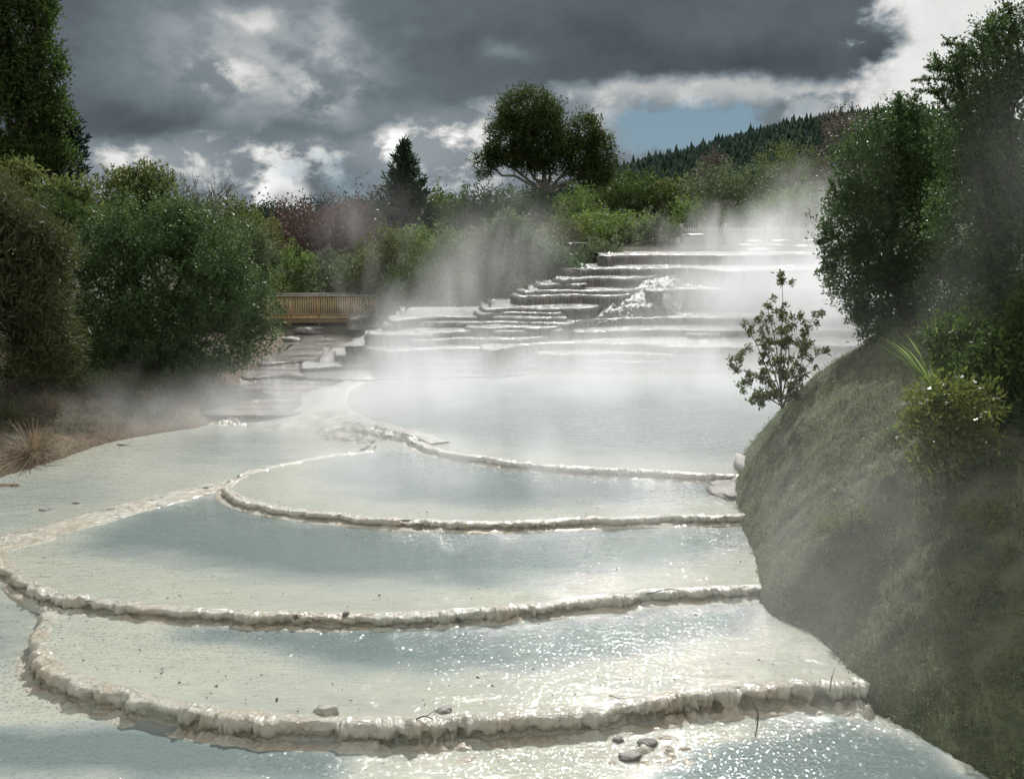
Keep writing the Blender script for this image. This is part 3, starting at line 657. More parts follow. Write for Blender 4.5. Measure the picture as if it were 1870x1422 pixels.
def conifer(px, top, bot, wpx, d, label, seed=1, mat='conifer', n=90, lean=0, name='conifer_tree', shape=.8, upturn=.25, base=None):
    rs = np.random.RandomState(seed); k = d/F; tp = at(px, top, d); b = gz(px, d) if base is None else np.array(base, float); H = tp[2]-b[2]; zb = at(px, bot, d)[2]
    R = wpx*k/2; root = empty(name, b, label, 'tree'); Ps = []; Ds = []; mb = MB(); tr = branch(mb, b-[0, 0, .2], tp, .03*H*.7, .012, rs, .01, 8, 12)
    Hc = tp[2]-zb
    for i in range(n):
        t = (i+rs.rand())/n; z = zb+Hc*t**.92; a = rs.rand()*6.283; ln = R*((1-t)**shape*(.7+.5*rs.rand())+.03)
        o = np.array([tp[0], tp[1], z]); e = o+np.array([math.cos(a)*ln, math.sin(a)*ln, ln*upturn+ln*.2*rs.normal()])
        mb.tube([o, (o+e)/2-[0, 0, .05*ln], e], [.015*H*.25, .01*H*.25, .004], 4)
        m = max(14, int(60*ln/R)); s = rs.rand(m)**.7; pp = o+(e-o)*s[:, None]; pp[:, 2] -= .06*ln*np.sin(s*3.14); w = (e-o)/ln
        dr = w*.8+rs.normal(size=(m, 3))*.55+[0, 0, .25]; pp = pp+rs.normal(size=(m, 3))*.035*R*2*(1-s[:, None]*.5); Ps.append(pp); Ds.append(dr)
    P = np.vstack(Ps); D = np.vstack(Ds); nn = len(P)
    V, Fq, t = leaves(P, D, (11*k)*(.6+.7*rs.rand(nn)), np.full(nn, 3.2*k), rs, rs.rand(nn)); mesh('crown', V, Fq, M[mat], root, False, {'tint': t}); mb.build('trunk', M['bark'], root)
    return root

# ---- big glossy shrub on the left
def Lz(x, y): return float(left_h(np.array([[x, y]], float))[0][0])
d = 32
LB = [lob(300, 520, 130, 110, d), lob(200, 480, 92, 100, d, None, -.6), lob(270, 425, 110, 62, d), lob(380, 470, 78, 80, d), lob(440, 560, 66, 80, d, None, .2), lob(400, 600, 80, 70, d, None, -.7), lob(210, 590, 95, 80, d, None, -1), lob(305, 600, 100, 70, d, None, -.9), lob(140, 540, 50, 90, d), lob(470, 610, 36, 50, d), lob(350, 400, 50, 30, d), lob(260, 660, 110, 50, d), lob(380, 660, 70, 45, d), lob(180, 640, 90, 60, d)]
c = at(300, 680, d)
plant('glossy_shrub', (c[0], d, Lz(c[0], d)), LB, 'glossy', 'large dome of glossy dark green leaves on the left bank beside the timber footbridge', 'shrub', None, 7500, 12, .125, .055, 11, .22, spread=.24, ragged=.22, bumpy=.55, shell=.55, hthr=.06, holes=.97, twigs=90, cutlow=lambda P: .25+.25*perlin(P*.9), hollow=False)
# ---- feathery shrubs at the far left
def feathery(lobes, base, seed, ntw, label, ll=.30, lw=.035, mat='feather'):
    return plant('feathery_shrub', base, lobes, mat, label, 'shrub', None, ntw, 16, ll, lw, seed, .12, spread=.30, up=1.1, ragged=.3, twigs=40, bumpy=.3)
c = at(50, 800, 26)
feathery([lob(20, 620, 75, 160, 26), lob(-60, 560, 110, 220, 26), lob(62, 540, 48, 100, 26), lob(85, 660, 55, 90, 26), lob(10, 440, 62, 90, 26), lob(-60, 400, 60, 80, 26), lob(100, 480, 30, 60, 26.5)], (c[0]-.3, 26, Lz(c[0], 26)), 21, 2600, 'feathery olive brown shrub filling the left edge under the tall tree')
c = at(130, 700, 29)
feathery([lob(95, 420, 40, 60, 30), lob(130, 690, 60, 70, 29), lob(60, 720, 55, 60, 28)], (c[0], 29, Lz(c[0], 29)), 22, 800, 'low olive fine leaved shrub in the shade below the big glossy dome', .22, .035, 'dark')
# broad-leaved shrub above it
c = at(110, 420, 36)
plant('broadleaf_shrub', (c[0], 36, Lz(c[0], 36)), [lob(95, 385, 60, 45, 36), lob(130, 360, 30, 30, 36), lob(60, 400, 40, 50, 36), lob(160, 420, 40, 40, 36), lob(30, 350, 40, 50, 36)], 'olive', 'broad leaved shrub rising between the tall tree and the glossy dome', 'shrub', None, 700, 12, .2, .09, 23, .1, spread=.3)
# ---- tall tree top left
c = at(40, 340, 40); rs0 = np.random.RandomState(5)
TL = [lob(20, 60, 62, 80, 40), lob(-10, -60, 75, 100, 40), lob(70, 30, 24, 60, 40), lob(78, 130, 34, 60, 40), lob(30, 200, 74, 90, 40), lob(88, 225, 40, 55, 40), lob(50, 300, 80, 55, 40), lob(100, 300, 34, 40, 40), lob(-50, 160, 80, 160, 40), lob(60, -60, 30, 60, 40), lob(-40, 300, 70, 60, 40)]
plant('tall_tree', (c[0]-.5, 40, Lz(c[0], 40)), TL, 'dark', 'tall dark column shaped tree cut by the top left corner', 'tree', None, 5200, 11, .17, .085, 24, .35, spread=.32, bumpy=.25, split=at(40, 360, 40), twigs=120, holes=.5)
conifer(108, 205, 345, 96, 41.5, 'dark pine with upswept shoots behind the tall column shaped tree', 25, 'pine', 90, upturn=.7, shape=.5, base=(at(108, 300, 41.5)[0], 41.5, .3))

# ---- row behind the left shrub
bush(240, 312, 400, 120, 46, 'olive', 'ragged olive shrub with pale shoots showing above the glossy dome', seed=31, ll=7, lw=3.4, ragged=.5)
bush(285, 308, 380, 60, 47, 'dark', 'narrow dark shrub poking up beside the bare branches', seed=32)
bush(345, 345, 420, 120, 48, 'grey', 'grey leaved shrub around the foot of the bare branches', seed=33, ll=6)
bush(430, 355, 520, 150, 50, 'olive', 'tall olive green shrub just right of the glossy dome', seed=34)
bush(455, 405, 540, 110, 44, 'grey', 'silvery leaved shrub touching the right shoulder of the glossy dome', seed=35, ll=7, lw=3)
bush(200, 330, 375, 110, 130, 'pine', 'distant dark pine clump on the skyline beside the tall tree', 'trees', seed=36, name='pine_clump', ll=7, lw=2)
bush(495, 372, 460, 60, 120, 'pine', 'distant dark clump left of the white steam plume', 'trees', seed=37, name='tree_clump')
def dead(px, bot, top, d, label, seed, spread=40):
    rs = np.random.RandomState(seed); b = gz(px, d); k = d/F; root = empty('bare_shrub', b, label, 'shrub'); mb = MB(); o = at(px, bot, d)
    p = branch(mb, b, o, .07, .05, rs)
    def rec(a, dr, ln, r, lev):
        e = a+dr*ln; q = branch(mb, a, e, r, r*.6, rs, .18, 4, 5)
        if lev:
            for _ in range(rs.randint(2, 4)): rec(q[rs.randint(2, 5)], unit(dr+rs.normal(size=3)*.55+[0, 0, .15]), ln*.62, r*.6, lev-1)
    for i in range(5):
        rec(o, unit(np.array([(i-2)*.35, rs.normal()*.3, 1.0])), (bot-top)*k*.55, .035, 4)
    mb.build('branches', M['palebark'], root)
dead(368, 405, 315, 45, 'leafless shrub with pale bare branches against the low cloud', 5)
# ---- shrubs above the footbridge
bush(540, 442, 545, 92, 56, 'bright', 'rounded bright green shrub directly behind the left end of the footbridge', seed=41)
bush(612, 455, 548, 90, 54, 'grey', 'grey green shrub behind the middle of the footbridge', seed=42)
bush(470, 440, 560, 70, 52, 'dark', 'dark shrub hidden behind the left end of the footbridge', seed=43)
bush(565, 368, 475, 150, 74, 'red', 'reddish purple leaved tree, the left half of the pair under the plume', 'tree', seed=44, name='red_leaved_tree', grp='reddish purple trees')
bush(652, 362, 480, 150, 72, 'red', 'reddish purple leaved tree beside the dark pointed conifer', 'tree', seed=45, name='red_leaved_tree', grp='reddish purple trees')
bush(600, 352, 392, 32, 160, 'pine', 'tiny distant pine on the skyline right of the white plume', 'tree', seed=46, name='distant_tree')
bush(690, 345, 385, 46, 150, 'pine', 'distant dark tree just left of the pointed conifer', 'tree', seed=47, name='distant_tree')
conifer(738, 264, 440, 116, 66, 'pointed dark green conifer standing alone in the middle distance', 48, n=190, shape=.9, upturn=.45)
bush(700, 415, 530, 110, 50, 'olive', 'low rounded shrub at the left of the thicket beside the terraces', seed=51)
bush(762, 404, 520, 70, 53, 'bright', 'upright yellow green shrub right of the pointed conifer foot', seed=52)
bush(815, 412, 540, 110, 50, 'bright', 'bright green shrub in the steam left of the silvery broadleaf', seed=53)
bush(665, 470, 560, 120, 51, 'grey', 'pale grey shrub veiled by steam at the right end of the footbridge', seed=54)
bush(760, 475, 590, 150, 46, 'dark', 'dark green shrub low in the steam beside the lowest left steps', seed=55)
bush(845, 345, 440, 110, 75, 'dark', 'dark rounded tree seen through steam right of the pointed conifer', 'tree', seed=56, name='round_tree')
bush(800, 340, 430, 60, 80, 'olive', 'olive tree on the skyline next to the pointed conifer', 'tree', seed=57, name='round_tree')
bush(940, 385, 575, 165, 48, 'grey', 'large silvery broadleaf shrub at the left edge of the upper steps', seed=58, ll=8, lw=3.6, nl=9, dens=1.2)
bush(905, 480, 590, 110, 45, 'dark', 'dark shrub tucked under the silvery broadleaf beside the steps', seed=59)
bush(1012, 464, 535, 82, 46.5, 'glossy', 'small round leafy shrub sitting beside the second highest step', seed=60, ll=8, lw=4)
bush(1090, 435, 492, 76, 54, 'grey', 'small grey green shrub behind the left end of the top step', seed=61)
bush(1020, 395, 470, 110, 62, 'olive', 'olive shrub under the light green rounded bush', seed=62)
bush(1048, 338, 425, 96, 70, 'bright', 'light green soft rounded bush in front of the big eucalypt', seed=63, ll=4, lw=1.5)
bush(1115, 385, 460, 130, 64, 'bright', 'spreading light green shrub behind the top step', seed=64)
bush(1195, 395, 470, 100, 62, 'grey', 'grey green shrub left of the pale picket fence', seed=65)
bush(1165, 318, 410, 160, 84, 'dark', 'broad dark shady tree right of the eucalypt', 'tree', seed=66, name='round_tree', nl=9)
bush(1225, 330, 410, 90, 82, 'olive', 'olive tree joined to the broad dark shady tree', 'tree', seed=67, name='round_tree')
bush(1258, 368, 425, 50, 68, 'bright', 'small yellow green bush behind the left post of the picket fence', seed=68)
bush(1335, 302, 430, 190, 78, 'grey', 'wide glossy grey green tree behind the picket fence', 'tree', seed=69, name='round_tree', ll=6, nl=10)
bush(1298, 278, 345, 60, 95, 'twiggy', 'brownish thin crowned tree in front of the pine hill', 'tree', seed=70, name='twiggy_tree', dens=.5)
bush(1445, 245, 390, 118, 90, 'olive', 'rounded olive tree standing clear in front of the pine hill', 'tree', seed=71, name='round_tree', ll=4, lw=1.4)
bush(1555, 188, 360, 130, 85, 'twiggy', 'tall grey brown thin crowned tree behind the right hand bushes', 'tree', seed=72, name='twiggy_tree', dens=.6, bark='palebark')
bush(1465, 338, 430, 130, 66, 'bright', 'bright green trimmed hedge above the steaming stones', 'hedge', seed=73, name='hedge', nl=8, flat=.7)
bush(1540, 330, 440, 120, 60, 'dark', 'dark shrub between the hedge and the right hand bushes', seed=74)
bush(1380, 380, 440, 150, 67, 'dark', 'low dark shrub behind the middle of the picket fence', seed=75)
bush(930, 345, 430, 90, 80, 'dark', 'dark tree left of the eucalypt foot', 'tree', seed=76, name='round_tree')
bush(985, 352, 440, 130, 76, 'dark', 'dark leafy tree around the foot of the eucalypt', 'tree', seed=77, name='round_tree')
bush(1080, 338, 400, 90, 86, 'dark', 'dark shrub under the smaller right crown of the eucalypt', 'tree', seed=78, name='round_tree')
# ---- eucalypt
d = 78
EU = [lob(965, 205, 56, 42, d), lob(930, 255, 40, 46, d), lob(985, 250, 54, 50, d), lob(1003, 278, 40, 38, d), lob(960, 290, 36, 26, d), lob(1072, 245, 26, 34, d), lob(1062, 285, 26, 40, d), lob(1100, 285, 22, 38, d), lob(1085, 315, 34, 30, d), lob(884, 300, 17, 24, d), lob(905, 285, 14, 16, d)]
plant('eucalypt_tree', gz(1000, d), EU, 'euc', 'big airy eucalypt with a high clumped crown against the cloud', 'tree', None, 5400, 11, .22, .09, 81, .26, 'palebark', spread=.42, split=at(1000, 350, d), twigs=60, bumpy=.25, hthr=-.1, hollow=False)

# ---- right hand bushes on the bank
def Bz(x, y): return float(bank_h(np.array([[x, y]], float))[0][0])
d = 22.5; c = at(1660, 640, d)
RB = [lob(1600, 300, 70, 80, d), lob(1660, 280, 62, 80, d), lob(1560, 410, 58, 80, d), lob(1640, 420, 90, 110, d), lob(1555, 500, 50, 60, d), lob(1620, 545, 80, 66, d), lob(1700, 380, 70, 120, d), lob(1700, 540, 80, 80, d), lob(1590, 580, 34, 30, d), lob(1650, 215, 34, 30, d)]
plant('bank_shrub', (c[0], d, Bz(c[0], d)), RB, 'glossy', 'tall dark small leaved shrub at the edge of the bank, the left one of two', 'shrub', None, 6500, 12, .085, .036, 91, .13, spread=.17, bumpy=.2, ragged=.25, twigs=120, cutlow=lambda P: .9+0*P[:, 0], hollow=False, holes=.6)
d = 18.5; c = at(1800, 700, d)
RC = [lob(1800, 150, 66, 80, d), lob(1860, 90, 70, 80, d), lob(1770, 240, 60, 90, d), lob(1860, 260, 110, 130, d), lob(1790, 400, 90, 110, d), lob(1900, 440, 120, 150, d), lob(1770, 540, 85, 90, d), lob(1880, 600, 110, 90, d), lob(1745, 120, 34, 24, d), lob(1845, 50, 26, 30, d)]
plant('bank_shrub', (c[0], d, Bz(c[0], d)), RC, 'glossy', 'tallest shrub at the right edge with thin shoots against the white sky', 'shrub', None, 6800, 12, .075, .032, 92, .16, spread=.15, bumpy=.2, ragged=.3, twigs=160, cutlow=lambda P: 1.9+0*P[:, 0], hollow=False, holes=.6)
def bray(px, py):
    ds = np.arange(8.5, 28, .05); x, y, z = pdir(px, py); Pq = np.stack([x/y*ds, ds], 1); hit = np.nonzero(bank_h(Pq)[0] >= ZC+z/y*ds)[0]
    return float(ds[hit[0]]) if len(hit) else 15.0
def add_shoots(seed, lines, d, owner_label, mat='glossy', ll=.07):
    """long leafy shoots that belong to an existing shrub"""
    root = next(o for o in bpy.data.objects if o.get('label') == owner_label); rs = np.random.RandomState(seed)
    for line in lines:
        mb = MB(); Ps = []; Ds = []
        w, s = catmull(np.array([at(px, py, d+rs.normal()*.1) for px, py in line]), .03); mb.tube(w, np.linspace(.014, .004, len(w)), 5)
        n = len(w)*5; i = rs.randint(0, len(w), n); T = unit(np.gradient(w, axis=0)[i]); Ps.append(w[i]); Ds.append(T*.6+rs.normal(size=(n, 3))*.8)
        for _ in range(4):
            j = rs.randint(len(w)//4, len(w)-1); e = w[j]+unit(rs.normal(size=3)+[0, 0, .6])*.22; mb.tube([w[j], (w[j]+e)/2, e], .004, 4)
            q = w[j]+(e-w[j])*rs.rand(24, 1); Ps.append(q); Ds.append(np.repeat((e-w[j])[None]*3, 24, 0)+rs.normal(size=(24, 3))*.8)
        P = np.vstack(Ps); D = np.vstack(Ds); n = len(P)
        V, Fq, t = leaves(P, D, ll*(.6+.7*rs.rand(n)), ll*.42*(.7+.6*rs.rand(n)), rs, rs.rand(n)); sh = mesh('leafy_shoot', V, Fq, M[mat], root, False, {'tint': t})
        st = mb.build('stem', M['bark'], root); st.parent = sh
add_shoots(1, [[(1760, 160), (1720, 145), (1668, 148)], [(1765, 150), (1735, 125), (1690, 122)], [(1790, 110), (1765, 85), (1722, 80)], [(1830, 100), (1815, 70), (1808, 55)], [(1800, 120), (1785, 70), (1778, 60)], [(1860, 70), (1848, 35), (1838, 12)], [(1755, 180), (1720, 170), (1680, 165)], [(1740, 205), (1715, 180), (1700, 160)], [(1770, 120), (1745, 105), (1735, 96)]], 18.3, 'tallest shrub at the right edge with thin shoots against the white sky')
add_shoots(2, [[(1640, 240), (1642, 200), (1640, 172)], [(1665, 230), (1668, 195), (1672, 178)], [(1610, 260), (1600, 225), (1596, 205)], [(1700, 240), (1705, 215), (1712, 200)], [(1555, 370), (1530, 350), (1520, 340)], [(1530, 430), (1505, 440), (1490, 445)], [(1525, 480), (1505, 490), (1492, 495)]], 22.3, 'tall dark small leaved shrub at the edge of the bank, the left one of two', ll=.085)
d6 = bray(1820, 800)+.3; c = at(1820, 760, d6)
plant('undergrowth_shrub', (c[0], d6, Bz(c[0], d6)), [lob(1840, 700, 90, 90, d6+.6), lob(1885, 800, 70, 90, d6), lob(1780, 640, 90, 60, d6+1.6), lob(1905, 640, 60, 120, d6+.6)], 'dark', 'dark shaded undergrowth shrub below the tallest bush at the right edge', 'shrub', None, 1600, 11, .085, .04, 93, .06, spread=.2, bumpy=.25)
c = at(1620, 640, 21)
plant('undergrowth_shrub', (c[0], 21, Bz(c[0], 21)), [lob(1640, 625, 60, 30, 21), lob(1700, 650, 60, 40, 20)], 'dark', 'dark low growth under the left bush at the crest of the bank', 'shrub', None, 600, 11, .08, .035, 94, .04, spread=.2)

# ---- sapling
def sapling():
    d = bray(1432, 752); rs = np.random.RandomState(3); base = at(1430, 748, d); base[2] = min(base[2], Bz(base[0], d)+.05)
    root = empty('sapling', base, 'thin open sapling with small leaves standing on the bank against the white steam', 'tree'); mb = MB(); Ps = []; Ds = []
    main = [[(1428, 745), (1426, 690), (1428, 620), (1430, 560), (1428, 512)], [(1428, 745), (1415, 680), (1400, 620), (1385, 585)], [(1430, 745), (1445, 690), (1462, 640), (1490, 580), (1502, 572)],
            [(1428, 745), (1400, 700), (1370, 680), (1335, 670)], [(1430, 745), (1450, 700), (1480, 655), (1505, 640)], [(1428, 730), (1440, 660), (1450, 600), (1462, 575)], [(1426, 720), (1402, 650), (1378, 630), (1345, 655)],
            [(1426, 700), (1412, 620), (1408, 570), (1412, 545)], [(1425, 740), (1398, 725), (1375, 735)], [(1428, 740), (1445, 720), (1440, 690)], [(1427, 720), (1405, 690), (1385, 640), (1372, 605)], [(1427, 735), (1410, 705), (1385, 690), (1362, 715)],
            [(1430, 730), (1455, 680), (1478, 600)], [(1428, 690), (1436, 630), (1440, 600)], [(1428, 735), (1405, 722), (1390, 738)], [(1430, 735), (1450, 725), (1462, 690)]]
    for i, line in enumerate(main):
        w, s = catmull(np.array([at(px+rs.normal()*3*(j > 0), py, d+rs.normal()*.12*(j > 0)) for j, (px, py) in enumerate(line)]), .03)
        mb.tube(w, np.linspace(.022 if i == 0 else .014, .004, len(w)), 5)
        lo = int(len(w)*(.72 if i == 0 else .30)); tips = [w[-1]]
        for _ in range(4 if i == 0 else 11):
            j = rs.randint(lo, len(w)); e = w[j]+unit(rs.normal(size=3)*[1, 1, .6]+[0, 0, .7])*(.06+.16*rs.rand()); mb.tube([w[j], (w[j]+e)/2+[0, 0, .01], e], .0035, 4); tips.append(e)
        if i == 0: tips += [w[-1]+rs.normal(size=3)*.03 for _ in range(4)]+[w[int(len(w)*.72)]+rs.normal(size=3)*.05 for _ in range(5)]
        for t in tips:
            n = rs.randint(20, 34); Ps.append(np.repeat(t[None], n, 0)+rs.normal(size=(n, 3))*.028); Ds.append(rs.normal(size=(n, 3))+[0, 0, .35])
    P = np.vstack(Ps); D = np.vstack(Ds); n = len(P)
    V, Fq, t = leaves(P, D, .078*(.6+.7*rs.rand(n)), .038*(.7+.6*rs.rand(n)), rs, rs.rand(n)*.9)
    mesh('foliage', V, Fq, M['olive'], root, False, {'tint': t}); mb.build('stem', M['bark'], root)
sapling()
# ---- strap-leaved plants and tussocks
def blades(name, base, n, L_, wd, mat, label, cat, seed, spread=.9, part='leaves', droop=.6, radius=.05):
    rs = np.random.RandomState(seed); base = np.asarray(base, float); root = empty(name, base, label, cat); Vs = []; Fs = []; off = 0; ts = []
    for i in range(n):
        a = rs.rand()*6.283; tilt = spread*rs.rand()**.8; l = L_*(.6+.5*rs.rand()); k = 8; t = np.linspace(0, 1, k)
        o = base+np.array([math.cos(a), math.sin(a), 0])*radius*rs.rand(); h = np.array([math.cos(a), math.sin(a), 0])
        ang = tilt+droop*t*t*(.4+tilt); dx = np.cumsum(np.sin(ang))*l/k; dz = np.cumsum(np.cos(ang))*l/k
        c = o+h*dx[:, None]+np.array([0, 0, 1])*dz[:, None]; sd = np.cross(h, [0, 0, 1]); w = wd*np.sin(np.clip(t*.9+.12, 0, 1)*math.pi)**.6*(1-t**3)
        V = np.stack([c-sd*w[:, None]/2, c+[0, 0, -.15]*w[:, None], c+sd*w[:, None]/2], 1).reshape(-1, 3); Vs.append(V); Fs.append(gridfaces(k, 3)+off); off += len(V); ts.append(np.full(len(V), rs.rand()))
    mesh(part, np.vstack(Vs), np.vstack(Fs), M[mat], root, True, {'tint': np.concatenate(ts)}); return root
d = bray(1712, 722); c = at(1712, 722, d)
blades('flax_plant', (c[0], d, Bz(c[0], d)), 40, d*.086, .08, 'flax', 'spiky flax plant with sunlit strap leaves on the dark bank', 'plant', 4, .75, 'strap_leaves', .5)
d = bray(1735, 868)-.1; c = at(1735, 860, d)
plant('bank_plant', (c[0], d, Bz(c[0], d)), [lob(1730, 775, 60, 50, d), lob(1690, 790, 45, 50, d), lob(1770, 750, 45, 45, d), lob(1735, 835, 50, 40, d), lob(1728, 870, 40, 35, d), lob(1700, 730, 40, 30, d), lob(1690, 840, 30, 28, d), lob(1765, 800, 45, 40, d)], 'bankplant', 'yellow green leafy shrub growing on the bank below the flax', 'shrub', None, 560, 10, .095, .042, 95, .02, spread=.16, ragged=.8, bumpy=.5, hthr=.0)
def fern(px, py, d, seed, label, mat='grey', n=7, L_=.35, name='fern'):
    rs = np.random.RandomState(seed); d = bray(px, py)-.05; b = at(px, py-22, d); g = Bz(b[0], d); root = empty(name, (b[0], d, g), label, 'plant'); mb = MB(); mb.tube([(b[0], d, g-.02), b], [.012, .008], 5); Ps = []; Ds = []
    for i in range(n):
        a = i/n*6.283+rs.rand()*.6; h = np.array([math.cos(a), math.sin(a), .25]); t = np.linspace(0, 1, 12)[:, None]; w = b+h*t*L_*(.7+.5*rs.rand())-[0, 0, .25]*t*t*L_*1.3; mb.tube(w, .004, 4)
        for s in (-1, 1): Ps.append(w); Ds.append(unit(np.cross(h, [0, 0, s]))+unit(h)*.7+rs.normal(size=(12, 3))*.15)
    P = np.vstack(Ps); D = np.vstack(Ds); m = len(P); V, Fq, t = leaves(P, D, np.full(m, .09), np.full(m, .026), rs, rs.rand(m)); mesh('fronds', V, Fq, M[mat], root, False, {'tint': t}); mb.build('stem', M['bark'], root)
fern(1790, 690, 14.8, 7, 'pale glossy fern leaf catching light right of the flax', n=9)
fern(1640, 805, 15.0, 8, 'small fern with pale fronds at the left foot of the yellow green shrub', n=6, L_=.25)
fern(1820, 860, 13.5, 9, 'thin fern in the dark at the right edge of the bank', 'dark', n=6, L_=.3)
d4 = bray(1555, 978); c = at(1555, 975, d4)
plant('bank_plant', (c[0], d4, Bz(c[0], d4)), [lob(1555, 960, 40, 22, d4), lob(1590, 950, 30, 20, d4), lob(1515, 970, 25, 14, d4)], 'olive', 'low green weed clump in the middle of the mossy slope', 'plant', None, 160, 9, .05, .024, 96, .012, spread=.09)
d5 = bray(1800, 962); c = at(1800, 960, d5)
plant('bank_plant', (c[0], d5, Bz(c[0], d5)), [lob(1800, 948, 60, 25, d5), lob(1850, 965, 40, 22, d5)], 'olive', 'low weed patch near the right edge under the dark undergrowth', 'plant', None, 160, 9, .05, .022, 97, .012, spread=.09)
def stalks(px, py, d, seed, label, n=5, L_=.5):
    d = bray(px, py); b = at(px, py, d); z = Bz(b[0], d); rs = np.random.RandomState(seed); root = empty('dry_stalks', (b[0], d, z), label, 'plant'); mb = MB()
    for i in range(n):
        e = np.array([b[0], d, z])+[rs.normal()*.3, rs.normal()*.2, L_*(.5+rs.rand()*.6)]; branch(mb, (b[0]+rs.normal()*.05, d, z-.05), e, .006, .003, rs, .3, 4, 6)
    mb.build('stems', M['palebark'], root)
stalks(1700, 930, 13.9, 5, 'dry grey stalks leaning on the slope below the yellow green shrub', 7, .45)
stalks(1850, 690, 15, 6, 'thin dry stem beside the pale fern at the right edge', 4, .5)
# left tussocks
def ltuss(px, py, z0, n, L_, label, seed, mat='drygrass'):
    p = onz(px, py, z0); z = Lz(p[0], p[1]); blades('grass_tussock', (p[0], p[1], z-.02), n, L_, .014, mat, label, 'grass', seed, 1.3, 'grass_blades', .9, .22)
ltuss(62, 832, -.1, 260, .95, 'reddish brown grass tussock at the tip of the left bank', 1)
ltuss(95, 775, .1, 140, .7, 'small brown tussock just behind the reddish brown one', 2)
ltuss(425, 712, .0, 160, .75, 'straw coloured tussock at the right foot of the big glossy shrub', 3)
ltuss(455, 690, .1, 120, .6, 'straw tussock hanging over the stream past the glossy shrub', 4)
ltuss(20, 800, 0, 140, .9, 'dark tussock at the left edge beside the reddish brown one', 5, 'feather')
for i, (px, py, dd_, lab, m) in enumerate([(160, 735, 27.5, 'small green shrub in the mist at the foot of the big glossy dome', 'bright'), (235, 745, 28.5, 'low dark green shrub deep in the mist left of the stream', 'dark'), (330, 735, 29.5, 'dark low shrub on the bank under the glossy dome edge', 'dark'), (90, 700, 27, 'low green shrub under the feathery olive shrub', 'olive')]):
    c = at(px, py, dd_); plant('low_shrub', (c[0], dd_, Lz(c[0], dd_)), [lob(px, py-20, 50, 45, dd_), lob(px+35, py, 35, 30, dd_), lob(px-35, py+5, 35, 30, dd_)], m, lab, 'shrub', None, 330, 10, .09, .035, 101+i, .04, spread=.18, ragged=.2)

# ---- ground cover on the bank (uncountable)
def cover():
    rs = np.random.RandomState(12); n = 330000; x = 3+rs.rand(n)*9; y = 8+rs.rand(n)*16.5
    near = rs.rand(n) < np.clip(1.5-(y-9)/14, .35, 1); x, y = x[near], y[near]
    P = np.stack([x, y], 1); h, d = bank_h(P); den = fbm(np.stack([x*1.3, y*1.3, x*0], 1), 3)
    k = (d > .02) & (rs.rand(len(x)) < np.clip(.62+den*.7, .12, 1)); x, y, h, den = x[k], y[k], h[k], den[k]; n = len(x)
    P = np.stack([x, y, h-.01], 1); D = rs.normal(size=(n, 3))*.65+[-.25, -.1, .75]
    V, Fq, t = leaves(P, D, .060*(.5+.9*rs.rand(n))*(1+.6*np.clip(den, -.5, 1)), .013*(.6+.8*rs.rand(n)), rs, np.clip(rs.rand(n)*.7+den*.35+.1, 0, 1))
    tag(mesh('ground_cover', V, Fq, M['moss'], None, False, {'tint': t}), kind='stuff')
cover()
def litter():
    rs = np.random.RandomState(13); n = 30000; x = -16+rs.rand(n)*9; y = 18+rs.rand(n)*22; P = np.stack([x, y], 1); h, d = left_h(P); k = (d > .05); x, y, h = x[k], y[k], h[k]; n = len(x)
    V, Fq, t = leaves(np.stack([x, y, h], 1), rs.normal(size=(n, 3))*.8+[0, 0, .4], .12*(.5+.9*rs.rand(n)), .02*(.6+.8*rs.rand(n)), rs, rs.rand(n))
    tag(mesh('grass', V, Fq, M['drygrass'], None, False, {'tint': t}), kind='stuff')
litter()

def straw():
    rs = np.random.RandomState(14); n = 26000; x = 3+rs.rand(n)*9; y = 8+rs.rand(n)*15; P = np.stack([x, y], 1); h, d = bank_h(P); den = fbm(np.stack([x*.9+7, y*.9, x*0], 1), 3)
    k = (d > .05) & (rs.rand(n) < np.clip(den*1.6+.25, .04, 1)); x, y, h = x[k], y[k], h[k]; n = len(x)
    V, Fq, t = leaves(np.stack([x, y, h-.01], 1), rs.normal(size=(n, 3))*.55+[-.45, -.15, .7], .17*(.4+.9*rs.rand(n)), .007*(.7+.6*rs.rand(n)), rs, rs.rand(n))
    tag(mesh('grass', V, Fq, M['straw'], None, False, {'tint': t}), kind='stuff')
    n = 9000; x = 3+rs.rand(n)*8; y = 8+rs.rand(n)*15; P = np.stack([x, y], 1); h, d = bank_h(P); den = fbm(np.stack([x*1.7+3, y*1.7, x*0+4], 1), 3)
    k = (d > .1) & (den > .22); x, y, h = x[k], y[k], h[k]; n = len(x); c = 5; q = np.repeat(np.stack([x, y, h], 1), c, 0)+rs.normal(size=(n*c, 3))*.035; q[:, 2] += .03
    V, Fq, t = leaves(q, rs.normal(size=(n*c, 3))+[0, 0, .4], .05*(.5+.8*rs.rand(n*c)), .026*(.6+.6*rs.rand(n*c)), rs, rs.rand(n*c)); tag(mesh('low_weeds', V, Fq, M['olive'], None, False, {'tint': t}), kind='stuff')
M['straw'] = leaf_mat('leaf_straw', (.16, .14, .08), (.30, .27, .18), .6, .3, .1)
straw()
